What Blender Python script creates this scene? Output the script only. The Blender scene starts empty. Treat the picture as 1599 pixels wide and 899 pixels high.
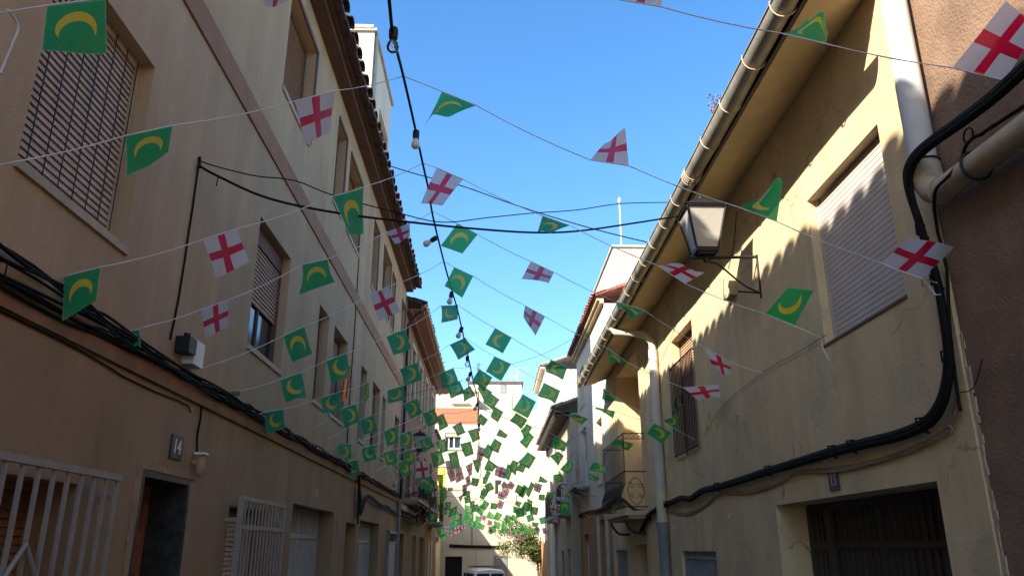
import bpy, bmesh, math, random
from mathutils import Vector, Matrix
random.seed(7)
R = math.radians
scene = bpy.context.scene
COL = scene.collection
PI = math.pi

# ------------------------------------------------------------------ camera
FOC, PCX, PCY = 1220.0, 799.5, 449.5
EYE = Vector((0.0, 0.0, 1.6))
YAW, PIT = R(1.41), math.atan(406 / 1220.0)
FW = Vector((math.sin(YAW) * math.cos(PIT), math.cos(YAW) * math.cos(PIT), math.sin(PIT)))
RT = Vector((math.cos(YAW), -math.sin(YAW), 0))
UP = RT.cross(FW)


def ray(px, py):
    return FW + RT * ((px - PCX) / FOC) - UP * ((py - PCY) / FOC)


def on_x(px, py, x):            # measured point of the photograph on the plane x = const
    d = ray(px, py)
    return EYE + d * (x / d.x)


def on_y(px, py, y):
    d = ray(px, py)
    return EYE + d * (y / d.y)


cam_d = bpy.data.cameras.new('camera')
cam = bpy.data.objects.new('camera', cam_d)
COL.objects.link(cam)
cam.location = EYE
cam.rotation_euler = Matrix((RT, UP, -FW)).transposed().to_euler()
cam_d.sensor_width = 36.0
cam_d.lens = 36.0 * FOC / 1599.0
cam_d.clip_start = 0.05
cam_d.clip_end = 3000
scene.camera = cam

# ------------------------------------------------------------------ materials
MATS = {}


def new_mat(name):
    m = bpy.data.materials.new(name)
    m.use_nodes = True
    nt = m.node_tree
    nt.nodes.clear()
    out = nt.nodes.new('ShaderNodeOutputMaterial')
    MATS[name] = m
    return m, nt, out


def N(nt, t, **kw):
    n = nt.nodes.new(t)
    for k, v in kw.items():
        setattr(n, k, v)
    return n


def pbr(name, col, rough=0.8, metal=0.0, var=0.12, scale=3.0, bump=0.0, bscale=60.0, col2=None,
        streak=0.0, patch=None, spec=0.3, crack=0.0):
    m, nt, out = new_mat(name)
    L = nt.links.new
    b = N(nt, 'ShaderNodeBsdfPrincipled')
    b.inputs['Roughness'].default_value = rough
    b.inputs['Metallic'].default_value = metal
    b.inputs['Specular IOR Level'].default_value = spec
    L(b.outputs[0], out.inputs[0])
    geo = N(nt, 'ShaderNodeNewGeometry')
    no = N(nt, 'ShaderNodeTexNoise')
    no.inputs['Scale'].default_value = scale
    no.inputs['Detail'].default_value = 6
    no.inputs['Roughness'].default_value = 0.65
    L(geo.outputs['Position'], no.inputs['Vector'])
    ramp = N(nt, 'ShaderNodeValToRGB')
    c2 = col2 or tuple(c * (1 - 2 * var) for c in col)
    ramp.color_ramp.elements[0].position = 0.3
    ramp.color_ramp.elements[1].position = 0.7
    ramp.color_ramp.elements[0].color = (*c2, 1)
    ramp.color_ramp.elements[1].color = (*[min(1, c * (1 + var)) for c in col], 1)
    L(no.outputs['Fac'], ramp.inputs[0])
    cur = ramp.outputs[0]
    if streak > 0:
        mp = N(nt, 'ShaderNodeMapping')
        mp.inputs['Scale'].default_value = (2.2, 2.2, 0.22)
        L(geo.outputs['Position'], mp.inputs[0])
        n2 = N(nt, 'ShaderNodeTexNoise')
        n2.inputs['Scale'].default_value = 1.0
        n2.inputs['Detail'].default_value = 8
        n2.inputs['Roughness'].default_value = 0.7
        L(mp.outputs[0], n2.inputs['Vector'])
        r2 = N(nt, 'ShaderNodeValToRGB')
        r2.color_ramp.elements[0].position = 0.3
        r2.color_ramp.elements[1].position = 0.66
        v = 1 - streak
        r2.color_ramp.elements[0].color = (v, v * 0.97, v * 0.92, 1)
        r2.color_ramp.elements[1].color = (1, 1, 1, 1)
        L(n2.outputs['Fac'], r2.inputs[0])
        mx = N(nt, 'ShaderNodeMixRGB', blend_type='MULTIPLY')
        mx.inputs[0].default_value = 1
        L(cur, mx.inputs[1])
        L(r2.outputs[0], mx.inputs[2])
        cur = mx.outputs[0]
    if patch:                                   # worn patches showing another coat
        n3 = N(nt, 'ShaderNodeTexNoise')
        n3.inputs['Scale'].default_value = 0.9
        n3.inputs['Detail'].default_value = 9
        n3.inputs['Roughness'].default_value = 0.7
        L(geo.outputs['Position'], n3.inputs['Vector'])
        r3 = N(nt, 'ShaderNodeValToRGB')
        r3.color_ramp.elements[0].position = 0.535
        r3.color_ramp.elements[1].position = 0.575
        r3.color_ramp.elements[0].color = (0, 0, 0, 1)
        r3.color_ramp.elements[1].color = (0.6, 0.6, 0.6, 1)
        L(n3.outputs['Fac'], r3.inputs[0])
        mx = N(nt, 'ShaderNodeMixRGB')
        L(r3.outputs[0], mx.inputs[0])
        L(cur, mx.inputs[1])
        mx.inputs[2].default_value = (*patch, 1)
        cur = mx.outputs[0]
        peel = r3.outputs[0]
    height = None
    if crack > 0:
        vo = N(nt, 'ShaderNodeTexVoronoi', feature='DISTANCE_TO_EDGE')
        vo.inputs['Scale'].default_value = 0.75
        nd = N(nt, 'ShaderNodeTexNoise')
        nd.inputs['Scale'].default_value = 2.2
        nd.inputs['Detail'].default_value = 6
        L(geo.outputs['Position'], nd.inputs['Vector'])
        ad = N(nt, 'ShaderNodeMixRGB', blend_type='ADD')
        ad.inputs[0].default_value = 0.55
        L(geo.outputs['Position'], ad.inputs[1])
        L(nd.outputs['Color'], ad.inputs[2])
        L(ad.outputs[0], vo.inputs['Vector'])
        rc = N(nt, 'ShaderNodeMapRange')
        rc.inputs[1].default_value = 0.0
        rc.inputs[2].default_value = 0.007
        L(vo.outputs['Distance'], rc.inputs[0])
        # only some of the cracks
        nm = N(nt, 'ShaderNodeTexNoise')
        nm.inputs['Scale'].default_value = 0.8
        L(geo.outputs['Position'], nm.inputs['Vector'])
        rm = N(nt, 'ShaderNodeMapRange')
        rm.inputs[1].default_value = 0.46
        rm.inputs[2].default_value = 0.54
        rm.inputs[3].default_value = 1.0
        rm.inputs[4].default_value = 0.0
        L(nm.outputs['Fac'], rm.inputs[0])
        mxx = N(nt, 'ShaderNodeMath', operation='MAXIMUM')
        L(rc.outputs[0], mxx.inputs[0])
        L(rm.outputs[0], mxx.inputs[1])
        rr = N(nt, 'ShaderNodeMapRange')
        rr.inputs[3].default_value = 1 - crack
        rr.inputs[4].default_value = 1.0
        L(mxx.outputs[0], rr.inputs[0])
        mx = N(nt, 'ShaderNodeMixRGB', blend_type='MULTIPLY')
        mx.inputs[0].default_value = 1
        L(cur, mx.inputs[1])
        L(rr.outputs[0], mx.inputs[2])
        cur = mx.outputs[0]
    L(cur, b.inputs['Base Color'])
    if bump > 0:
        nb = N(nt, 'ShaderNodeTexNoise')
        nb.inputs['Scale'].default_value = bscale
        nb.inputs['Detail'].default_value = 4
        L(geo.outputs['Position'], nb.inputs['Vector'])
        nb2 = N(nt, 'ShaderNodeTexNoise')
        nb2.inputs['Scale'].default_value = 2.5
        nb2.inputs['Detail'].default_value = 5
        L(geo.outputs['Position'], nb2.inputs['Vector'])
        mm = N(nt, 'ShaderNodeMath', operation='MULTIPLY_ADD')
        mm.inputs[1].default_value = 1.6
        L(nb2.outputs['Fac'], mm.inputs[0])
        L(nb.outputs['Fac'], mm.inputs[2])
        bp = N(nt, 'ShaderNodeBump')
        bp.inputs['Strength'].default_value = bump
        bp.inputs['Distance'].default_value = 0.012
        hsrc = mm.outputs[0]
        if patch:
            pm = N(nt, 'ShaderNodeMath', operation='MULTIPLY_ADD')
            pm.inputs[1].default_value = -1.6
            L(peel, pm.inputs[0]); L(hsrc, pm.inputs[2])
            hsrc = pm.outputs[0]
        L(hsrc, bp.inputs['Height'])
        L(bp.outputs[0], b.inputs['Normal'])
    return m


def flag_mat(name, kind):
    m, nt, out = new_mat(name)
    L = nt.links.new
    uv = N(nt, 'ShaderNodeUVMap')
    uv.uv_map = 'UVMap'
    sep = N(nt, 'ShaderNodeSeparateXYZ')
    L(uv.outputs[0], sep.inputs[0])

    def math_(op, a, b=None, c=None):
        n = N(nt, 'ShaderNodeMath', operation=op)
        for i, v in enumerate((a, b, c)):
            if v is None:
                continue
            if isinstance(v, (int, float)):
                n.inputs[i].default_value = v
            else:
                L(v, n.inputs[i])
        return n.outputs[0]

    def dist(cx, cy):
        dx = math_('SUBTRACT', sep.outputs[0], cx)
        dy = math_('SUBTRACT', sep.outputs[1], cy)
        return math_('SQRT', math_('ADD', math_('MULTIPLY', dx, dx), math_('MULTIPLY', dy, dy)))
    if kind == 'green':
        c1 = math_('LESS_THAN', dist(0.46, 0.5), 0.335)
        c2 = math_('GREATER_THAN', dist(0.315, 0.5), 0.29)
        f = math_('MULTIPLY', c1, c2)
        ca, cb = (0.010, 0.26, 0.07), (0.80, 0.60, 0.015)
        ta, tb = (0.055, 0.72, 0.22), (1.0, 0.76, 0.05)
    else:
        a1 = math_('LESS_THAN', math_('ABSOLUTE', math_('SUBTRACT', sep.outputs[0], 0.5)), 0.1)
        a2 = math_('LESS_THAN', math_('ABSOLUTE', math_('SUBTRACT', sep.outputs[1], 0.5)), 0.1)
        f = math_('MAXIMUM', a1, a2)
        ca, cb = (0.78, 0.76, 0.77), (0.60, 0.006, 0.03)
        ta, tb = (0.82, 0.79, 0.82), (0.95, 0.005, 0.075)
    mx = N(nt, 'ShaderNodeMixRGB')
    L(f, mx.inputs[0])
    mx.inputs[1].default_value = (*ca, 1)
    mx.inputs[2].default_value = (*cb, 1)
    oi = N(nt, 'ShaderNodeObjectInfo')
    fade = N(nt, 'ShaderNodeMapRange')
    fade.inputs[3].default_value = 0.78
    fade.inputs[4].default_value = 1.12
    L(oi.outputs['Random'], fade.inputs[0])
    hv = N(nt, 'ShaderNodeHueSaturation')
    L(fade.outputs[0], hv.inputs['Value'])
    L(mx.outputs[0], hv.inputs['Color'])
    mx = hv
    mt = N(nt, 'ShaderNodeMixRGB')
    L(f, mt.inputs[0])
    mt.inputs[1].default_value = (*ta, 1)
    mt.inputs[2].default_value = (*tb, 1)
    uv2 = N(nt, 'ShaderNodeUVMap')
    uv2.uv_map = 'Edge'
    s2 = N(nt, 'ShaderNodeSeparateXYZ')
    L(uv2.outputs[0], s2.inputs[0])
    ex = math_('ABSOLUTE', math_('SUBTRACT', s2.outputs[0], 0.5))
    ey = math_('ABSOLUTE', math_('SUBTRACT', s2.outputs[1], 0.5))
    hem = math_('MAXIMUM', math_('GREATER_THAN', math_('MAXIMUM', ex, ey), 0.483), math_('LESS_THAN', s2.outputs[1], 0.035))
    hm = N(nt, 'ShaderNodeMixRGB')
    L(math_('MULTIPLY', hem, 0.55), hm.inputs[0])
    L(mx.outputs[0], hm.inputs[1])
    hm.inputs[2].default_value = (0.6, 0.62, 0.6, 1)
    mx = hm
    b = N(nt, 'ShaderNodeBsdfPrincipled')
    b.inputs['Roughness'].default_value = 0.38
    b.inputs['Specular IOR Level'].default_value = 0.45
    L(mx.outputs[0], b.inputs['Base Color'])
    tr = N(nt, 'ShaderNodeBsdfTranslucent')
    L(mt.outputs[0], tr.inputs['Color'])
    ms = N(nt, 'ShaderNodeMixShader')
    ms.inputs[0].default_value = 0.62
    L(b.outputs[0], ms.inputs[1])
    L(tr.outputs[0], ms.inputs[2])
    tp = N(nt, 'ShaderNodeBsdfTransparent')
    tp.inputs['Color'].default_value = (0.35, 0.8, 0.5, 1) if kind == 'green' else (0.8, 0.6, 0.7, 1)
    ms2 = N(nt, 'ShaderNodeMixShader')
    ms2.inputs[0].default_value = 0.08
    L(ms.outputs[0], ms2.inputs[1])
    L(tp.outputs[0], ms2.inputs[2])
    L(ms2.outputs[0], out.inputs[0])
    no = N(nt, 'ShaderNodeTexNoise')
    no.inputs['Scale'].default_value = 9
    no.inputs['Distortion'].default_value = 1.5
    geo = N(nt, 'ShaderNodeNewGeometry')
    L(geo.outputs['Position'], no.inputs['Vector'])
    bp = N(nt, 'ShaderNodeBump')
    bp.inputs['Strength'].default_value = 0.5
    bp.inputs['Distance'].default_value = 0.02
    L(no.outputs['Fac'], bp.inputs['Height'])
    L(bp.outputs[0], b.inputs['Normal'])
    return m


def glass_dark(name):
    m, nt, out = new_mat(name)
    b = N(nt, 'ShaderNodeBsdfPrincipled')
    b.inputs['Base Color'].default_value = (0.02, 0.025, 0.03, 1)
    b.inputs['Roughness'].default_value = 0.08
    b.inputs['Specular IOR Level'].default_value = 0.6
    nt.links.new(b.outputs[0], out.inputs[0])
    return m


def glass_clear(name):
    m, nt, out = new_mat(name)
    g = N(nt, 'ShaderNodeBsdfGlossy')
    g.inputs['Roughness'].default_value = 0.03
    t = N(nt, 'ShaderNodeBsdfTransparent')
    fr = N(nt, 'ShaderNodeFresnel')
    fr.inputs[0].default_value = 1.6
    ms = N(nt, 'ShaderNodeMixShader')
    nt.links.new(fr.outputs[0], ms.inputs[0])
    nt.links.new(t.outputs[0], ms.inputs[1])
    nt.links.new(g.outputs[0], ms.inputs[2])
    nt.links.new(ms.outputs[0], out.inputs[0])
    return m


def brick_mat(name, c1, c2, mortar):
    m, nt, out = new_mat(name)
    b = N(nt, 'ShaderNodeBsdfPrincipled')
    b.inputs['Roughness'].default_value = 0.9
    geo = N(nt, 'ShaderNodeNewGeometry')
    sx = N(nt, 'ShaderNodeSeparateXYZ')
    cx = N(nt, 'ShaderNodeCombineXYZ')
    nt.links.new(geo.outputs['Position'], sx.inputs[0])
    nt.links.new(sx.outputs[0], cx.inputs[0])
    nt.links.new(sx.outputs[2], cx.inputs[1])
    br = N(nt, 'ShaderNodeTexBrick')
    br.inputs['Scale'].default_value = 1.0
    br.inputs['Brick Width'].default_value = 0.26
    br.inputs['Row Height'].default_value = 0.08
    br.inputs['Mortar Size'].default_value = 0.012
    br.inputs['Color1'].default_value = (*c1, 1)
    br.inputs['Color2'].default_value = (*c2, 1)
    br.inputs['Mortar'].default_value = (*mortar, 1)
    nt.links.new(cx.outputs[0], br.inputs['Vector'])
    nt.links.new(br.outputs['Color'], b.inputs['Base Color'])
    nt.links.new(b.outputs[0], out.inputs[0])
    return m


M = {}
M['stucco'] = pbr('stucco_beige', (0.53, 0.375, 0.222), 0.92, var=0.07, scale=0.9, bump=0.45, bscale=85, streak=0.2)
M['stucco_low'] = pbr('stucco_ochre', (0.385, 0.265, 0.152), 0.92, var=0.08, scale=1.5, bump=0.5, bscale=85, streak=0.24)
M['trim_pink'] = pbr('trim_terracotta', (0.34, 0.175, 0.095), 0.85, var=0.08, bump=0.2)
M['ledge_orange'] = pbr('ledge_orange', (0.32, 0.175, 0.10), 0.9, var=0.15, bump=0.4, streak=0.15)
M['cream'] = pbr('cream_wall', (0.71, 0.555, 0.32), 0.9, var=0.07, scale=1.3, bump=0.4, bscale=30, streak=0.2, patch=(0.52, 0.42, 0.28), crack=0.6)
M['cream_plain'] = pbr('cream_soffit', (0.60, 0.48, 0.29), 0.9, var=0.08, scale=2, bump=0.3, bscale=30, streak=0.1)
M['pink'] = pbr('pink_wall', (0.275, 0.175, 0.115), 0.93, var=0.16, scale=2.4, bump=0.9, bscale=45, streak=0.18)
M['white_wall'] = pbr('white_wall', (0.64, 0.58, 0.47), 0.92, var=0.05, scale=1, bump=0.3, streak=0.08)
M['grey_wall'] = pbr('pale_grey_wall', (0.47, 0.41, 0.30), 0.92, var=0.07, scale=1, bump=0.4, streak=0.12)
M['end_wall'] = pbr('end_wall', (0.55, 0.49, 0.37), 0.92, var=0.06, scale=0.8, bump=0.3, streak=0.10)
M['tan_wall'] = pbr('tan_wall', (0.32, 0.19, 0.12), 0.92, var=0.07, bump=0.3, streak=0.1)
M['ochre_wall'] = pbr('orange_wall', (0.44, 0.25, 0.11), 0.92, var=0.12, bump=0.4, streak=0.15)
M['brown_wood'] = pbr('brown_wood', (0.15, 0.085, 0.062), 0.7, var=0.12, scale=5, bump=0.2)
M['red_wood'] = pbr('red_brown_wood', (0.36, 0.14, 0.08), 0.6, var=0.15, scale=4, bump=0.2)
M['shutter_brown'] = pbr('shutter_brown', (0.56, 0.44, 0.33), 0.6, var=0.1, scale=6)
M['shutter_tan'] = pbr('shutter_tan', (0.50, 0.32, 0.20), 0.6, var=0.08, scale=6)
M['shutter_grey'] = pbr('shutter_grey', (0.50, 0.43, 0.38), 0.55, var=0.07, scale=1.2, col2=(0.42, 0.36, 0.32))
M['sill'] = pbr('pale_sill', (0.50, 0.41, 0.28), 0.8, var=0.12, scale=6, bump=0.2)
M['tile_dark'] = pbr('roof_tile_dark', (0.13, 0.078, 0.066), 0.85, var=0.3, scale=6, bump=0.4)
M['tile_red'] = pbr('roof_tile_red', (0.34, 0.125, 0.085), 0.85, var=0.3, scale=5, bump=0.4)
M['tile_pale'] = pbr('roof_tile_pale', (0.33, 0.27, 0.22), 0.85, var=0.3, scale=5, bump=0.4)
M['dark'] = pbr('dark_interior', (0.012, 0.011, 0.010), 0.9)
M['slate'] = pbr('dark_marble', (0.035, 0.042, 0.042), 0.35, var=0.5, scale=12, col2=(0.015, 0.02, 0.02))
M['black_metal'] = pbr('black_metal', (0.018, 0.018, 0.02), 0.5, var=0.1)
M['black_cable'] = pbr('black_cable', (0.014, 0.013, 0.012), 0.75, spec=0.12, var=0.2, scale=20)
M['beige_cable'] = pbr('beige_cable', (0.36, 0.29, 0.20), 0.7, var=0.2)
M['white_metal'] = pbr('white_painted_metal', (0.30, 0.275, 0.235), 0.5, var=0.08, scale=7)
M['grey_metal'] = pbr('grey_painted_metal', (0.42, 0.43, 0.41), 0.5, var=0.1, scale=4)
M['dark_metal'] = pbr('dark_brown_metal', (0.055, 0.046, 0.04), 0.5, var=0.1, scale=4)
M['zinc'] = pbr('zinc_gutter', (0.36, 0.335, 0.28), 0.5, metal=0.25, var=0.18, scale=3, bump=0.1, streak=0.1)
M['pipe_cream'] = pbr('pipe_cream', (0.60, 0.53, 0.36), 0.6, var=0.1)
M['pipe_white'] = pbr('pipe_white', (0.52, 0.51, 0.47), 0.7, var=0.07, scale=3)
M['pipe_grey'] = pbr('pipe_grey', (0.23, 0.235, 0.25), 0.5, var=0.1)
M['plastic_white'] = pbr('white_plastic', (0.75, 0.74, 0.72), 0.4, var=0.03)
M['frost'] = pbr('frosted_glass', (0.40, 0.37, 0.32), 0.35, var=0.05)
M['string'] = pbr('white_tape', (0.70, 0.68, 0.66), 0.6, var=0.05)
M['bulb_white'] = pbr('opal_bulb', (0.75, 0.72, 0.68), 0.25, var=0.02, spec=0.5)
M['glass'] = glass_dark('window_glass')
M['clear'] = glass_clear('bulb_glass')
M['green'] = flag_mat('green_crescent_plastic', 'green')
M['red'] = flag_mat('red_cross_plastic', 'red')
M['brick'] = brick_mat('terracotta_brick', (0.38, 0.105, 0.04), (0.30, 0.08, 0.032), (0.36, 0.19, 0.11))
M['asphalt'] = pbr('asphalt', (0.05, 0.05, 0.05), 0.95, var=0.2, scale=9, bump=0.4)
M['ground'] = pbr('ground_paving', (0.30, 0.27, 0.23), 0.95, var=0.2, scale=4, bump=0.3)
M['kerb'] = pbr('kerb_stone', (0.3, 0.28, 0.25), 0.9, var=0.15, scale=5, bump=0.3)
M['plate'] = pbr('number_plate_navy', (0.02, 0.025, 0.05), 0.4)
M['plate_dark'] = pbr('number_plate_worn', (0.07, 0.065, 0.06), 0.5, var=0.3, scale=30)
M['car_white'] = pbr('white_car_paint', (0.78, 0.79, 0.8), 0.2, var=0.01, spec=0.5)
M['tyre'] = pbr('tyre_rubber', (0.02, 0.02, 0.02), 0.9)
M['lamp_red'] = pbr('tail_light_red', (0.5, 0.02, 0.02), 0.3)
M['render_patch'] = pbr('new_render', (0.38, 0.255, 0.155), 0.9, var=.1, scale=8)
M['leaf'] = pbr('leaf_green', (0.12, 0.15, 0.04), 0.8, var=0.4, scale=8)
M['leaf_dry'] = pbr('dry_weed', (0.30, 0.17, 0.12), 0.9, var=0.3, scale=30)
M['yellow'] = pbr('yellow_cloth', (0.78, 0.66, 0.10), 0.85, var=0.06, scale=3)
M['flag_red'] = pbr('cloth_red', (0.6, 0.03, 0.03), 0.8)
M['flag_yellow'] = pbr('cloth_yellow', (0.75, 0.5, 0.03), 0.8)
M['concrete'] = pbr('concrete', (0.42, 0.39, 0.34), 0.9, var=0.15, scale=4, bump=0.4)
M['bark'] = pbr('bark', (0.13, 0.10, 0.075), 0.9, var=0.2, scale=12, bump=0.4)

# ------------------------------------------------------------------ object helpers
ORG = {}


def tag(o, label=None, cat=None, group=None, kind=None):
    if label: o['label'] = label
    if cat: o['category'] = cat
    if group: o['group'] = group
    if kind: o['kind'] = kind
    return o


def thing(name, label, cat, loc, group=None):
    o = bpy.data.objects.new(name, None)
    o.empty_display_size = 0.2
    o.location = loc
    COL.objects.link(o)
    ORG[o.name] = Vector(loc)
    return tag(o, label, cat, group)


class MB:
    def __init__(s):
        s.v = []; s.f = []; s.mi = []; s.sm = []; s.uv = None

    def add(s, vs, fs, mi=0, smooth=False):
        b = len(s.v)
        s.v += [Vector(v) for v in vs]
        for f in fs:
            s.f.append([b + i for i in f]); s.mi.append(mi); s.sm.append(smooth)

    def box(s, x0, x1, y0, y1, z0, z1, mi=0):
        if x0 > x1: x0, x1 = x1, x0
        if y0 > y1: y0, y1 = y1, y0
        if z0 > z1: z0, z1 = z1, z0
        vs = [(x0, y0, z0), (x1, y0, z0), (x1, y1, z0), (x0, y1, z0), (x0, y0, z1), (x1, y0, z1), (x1, y1, z1), (x0, y1, z1)]
        s.add(vs, [(3, 2, 1, 0), (4, 5, 6, 7), (0, 1, 5, 4), (1, 2, 6, 5), (2, 3, 7, 6), (3, 0, 4, 7)], mi)

    def obox(s, c, ax, ay, az, mi=0):           # oriented box: centre, half axes
        c, ax, ay, az = map(Vector, (c, ax, ay, az))
        vs = [c - ax - ay - az, c + ax - ay - az, c + ax + ay - az, c - ax + ay - az,
              c - ax - ay + az, c + ax - ay + az, c + ax + ay + az, c - ax + ay + az]
        s.add(vs, [(3, 2, 1, 0), (4, 5, 6, 7), (0, 1, 5, 4), (1, 2, 6, 5), (2, 3, 7, 6), (3, 0, 4, 7)], mi)

    def quad(s, a, b, c, d, mi=0):
        s.add([a, b, c, d], [(0, 1, 2, 3)], mi)

    def tube(s, pts, r, n=8, mi=0, caps=True):
        pts = [Vector(p) for p in pts]
        rs = r if isinstance(r, (list, tuple)) else [r] * len(pts)
        vs = []; fs = []
        prev = None
        for i, p in enumerate(pts):
            a = pts[max(0, i - 1)]; b = pts[min(len(pts) - 1, i + 1)]
            t = (b - a)
            if t.length < 1e-9: t = Vector((0, 0, 1))
            t.normalize()
            if prev is None:
                h = Vector((0, 0, 1)) if abs(t.z) < 0.9 else Vector((1, 0, 0))
                u = t.cross(h).normalized()
            else:
                u = (prev - t * prev.dot(t))
                u = u.normalized() if u.length > 1e-6 else t.orthogonal().normalized()
            prev = u
            w = t.cross(u)
            for k in range(n):
                a_ = 2 * PI * k / n
                vs.append(p + (u * math.cos(a_) + w * math.sin(a_)) * rs[i])
        for i in range(len(pts) - 1):
            for k in range(n):
                k2 = (k + 1) % n
                fs.append((i * n + k, i * n + k2, (i + 1) * n + k2, (i + 1) * n + k))
        s.add(vs, fs, mi, True)
        if caps:
            s.add(vs[:n], [tuple(range(n))[::-1]], mi)
            s.add(vs[-n:], [tuple(range(n))], mi)

    def build(s, name, mat, parent=None, at=None):
        base = Vector((0, 0, 0))
        if parent is not None:
            base = ORG[parent.name]
        elif at is not None:
            base = Vector(at)
        me = bpy.data.meshes.new(name)
        me.from_pydata([tuple(v - base) for v in s.v], [], s.f)
        mats = mat if isinstance(mat, (list, tuple)) else [mat]
        for m in mats:
            me.materials.append(m)
        me.polygons.foreach_set('material_index', s.mi)
        me.polygons.foreach_set('use_smooth', s.sm)
        if s.uv:
            l = me.uv_layers.new(name='UVMap')
            l2 = me.uv_layers.new(name='Edge')
            for lp in me.loops:
                l.data[lp.index].uv = s.uv[lp.vertex_index]
                l2.data[lp.index].uv = s.uv2[lp.vertex_index]
        me.update()
        o = bpy.data.objects.new(name, me)
        COL.objects.link(o)
        if parent is not None:
            o.parent = parent
            ORG[o.name] = base
        else:
            o.location = base
            ORG[o.name] = base
        return o


def catenary(a, b, sag, n=12):
    a, b = Vector(a), Vector(b)
    return [a.lerp(b, i / n) - Vector((0, 0, sag * 4 * (i / n) * (1 - i / n))) for i in range(n + 1)]


def smooth_path(pts, sub=6, jit=0.0):
    pts = [Vector(p) for p in pts]
    out = []
    for i in range(len(pts) - 1):
        p0 = pts[max(0, i - 1)]; p1 = pts[i]; p2 = pts[i + 1]; p3 = pts[min(len(pts) - 1, i + 2)]
        for k in range(sub):
            t = k / sub
            q = 0.5 * ((2 * p1) + (-p0 + p2) * t + (2 * p0 - 5 * p1 + 4 * p2 - p3) * t * t + (-p0 + 3 * p1 - 3 * p2 + p3) * t ** 3)
            out.append(q + Vector((0, random.uniform(-jit, jit), random.uniform(-jit, jit))))
    out.append(pts[-1])
    return out


def text_mesh(txt, size, name, mat, parent, pos, xdir, zdir, depth=0.004):
    cu = bpy.data.curves.new('lettering', 'FONT')
    cu.body = txt; cu.size = size; cu.extrude = depth
    cu.align_x = 'CENTER'; cu.align_y = 'CENTER'
    to = bpy.data.objects.new('lettering', cu)
    COL.objects.link(to)
    dg = bpy.context.evaluated_depsgraph_get()
    me0 = to.evaluated_get(dg).to_mesh()
    X_, Z_ = Vector(xdir), Vector(zdir)
    Y_ = X_.cross(Z_)
    mb = MB()
    vs = [Vector(pos) + X_ * v.co.x + Z_ * v.co.y - Y_ * (-v.co.z) for v in me0.vertices]
    mb.add(vs, [tuple(p.vertices) for p in me0.polygons])
    to.evaluated_get(dg).to_mesh_clear()
    COL.objects.unlink(to); bpy.data.objects.remove(to); bpy.data.curves.remove(cu)
    return mb.build(name, mat, parent)


# street falls gently away from the camera
def gz(y):
    return 0.0 if y < 5 else (-0.036 * (y - 5) if y < 60 else -1.98)


# ------------------------------------------------------------------ facade along the street (plane x = const)
def facade(par, xf, n, y0, y1, z0, z1, holes, mat, depth=8.0, tdeep=0.5, name='wall', lower=None, top=None):
    """n=+1: wall faces +x.  holes: (ya,yb,za,zb,d).  lower=(z,mat)"""
    mb = MB()
    X = lambda o: xf + n * o
    ys = sorted({y0, y1, *[h[0] for h in holes], *[h[1] for h in holes]})
    zs = sorted({z0, z1, *([lower] if lower else []), *[h[2] for h in holes], *[h[3] for h in holes]})
    ys = [y for y in ys if y0 <= y <= y1]; zs = [z for z in zs if z0 <= z <= z1]
    for i in range(len(ys) - 1):
        for j in range(len(zs) - 1):
            ym = (ys[i] + ys[i + 1]) / 2; zm = (zs[j] + zs[j + 1]) / 2
            if any(h[0] < ym < h[1] and h[2] < zm < h[3] for h in holes):
                continue
            mi = 1 if (lower and zm < lower) else 0
            q = [(X(0), ys[i], zs[j]), (X(0), ys[i + 1], zs[j]), (X(0), ys[i + 1], zs[j + 1]), (X(0), ys[i], zs[j + 1])]
            if n < 0: q = q[::-1]
            mb.add(q, [(0, 1, 2, 3)], mi)
    for (ya, yb, za, zb, d) in holes:
        mi = 1 if (lower and zb < lower) else 0
        for q in ([(X(0), ya, za), (X(0), ya, zb), (X(-d), ya, zb), (X(-d), ya, za)],
                  [(X(0), yb, zb), (X(0), yb, za), (X(-d), yb, za), (X(-d), yb, zb)],
                  [(X(0), ya, zb), (X(0), yb, zb), (X(-d), yb, zb), (X(-d), ya, zb)],
                  [(X(0), yb, za), (X(0), ya, za), (X(-d), ya, za), (X(-d), yb, za)],
                  [(X(-d), ya, za), (X(-d), yb, za), (X(-d), yb, zb), (X(-d), ya, zb)]):
            mb.add(q, [(0, 1, 2, 3)], mi)
    # ends, top, back
    D = X(-depth)
    mb.quad((X(0), y0, z0), (X(0), y0, z1), (D, y0, z1), (D, y0, z0))
    mb.quad((X(0), y1, z0), (D, y1, z0), (D, y1, z1), (X(0), y1, z1))
    mb.quad((X(0), y0, z1), (X(0), y1, z1), (D, y1, z1), (D, y0, z1))
    mb.quad((D, y0, z0), (D, y0, z1), (D, y1, z1), (D, y1, z0))
    return mb.build(name, mat, par)


def slats(mb, X, ya, yb, za, zb, o, pitch=0.048, tilt=0.008, th=0.006, mi=0, cov=.94):
    z = za
    while z < zb - 0.01:
        z2 = min(z + pitch * cov, zb)
        c = ((X(o) + X(o)) / 2, (ya + yb) / 2, (z + z2) / 2)
        mb.obox(c, (th if X(1) > X(0) else -th, 0, 0), (0, (yb - ya) / 2, 0), (tilt * (-1 if X(1) > X(0) else 1), 0, (z2 - z) / 2), mi)
        z += pitch


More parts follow.
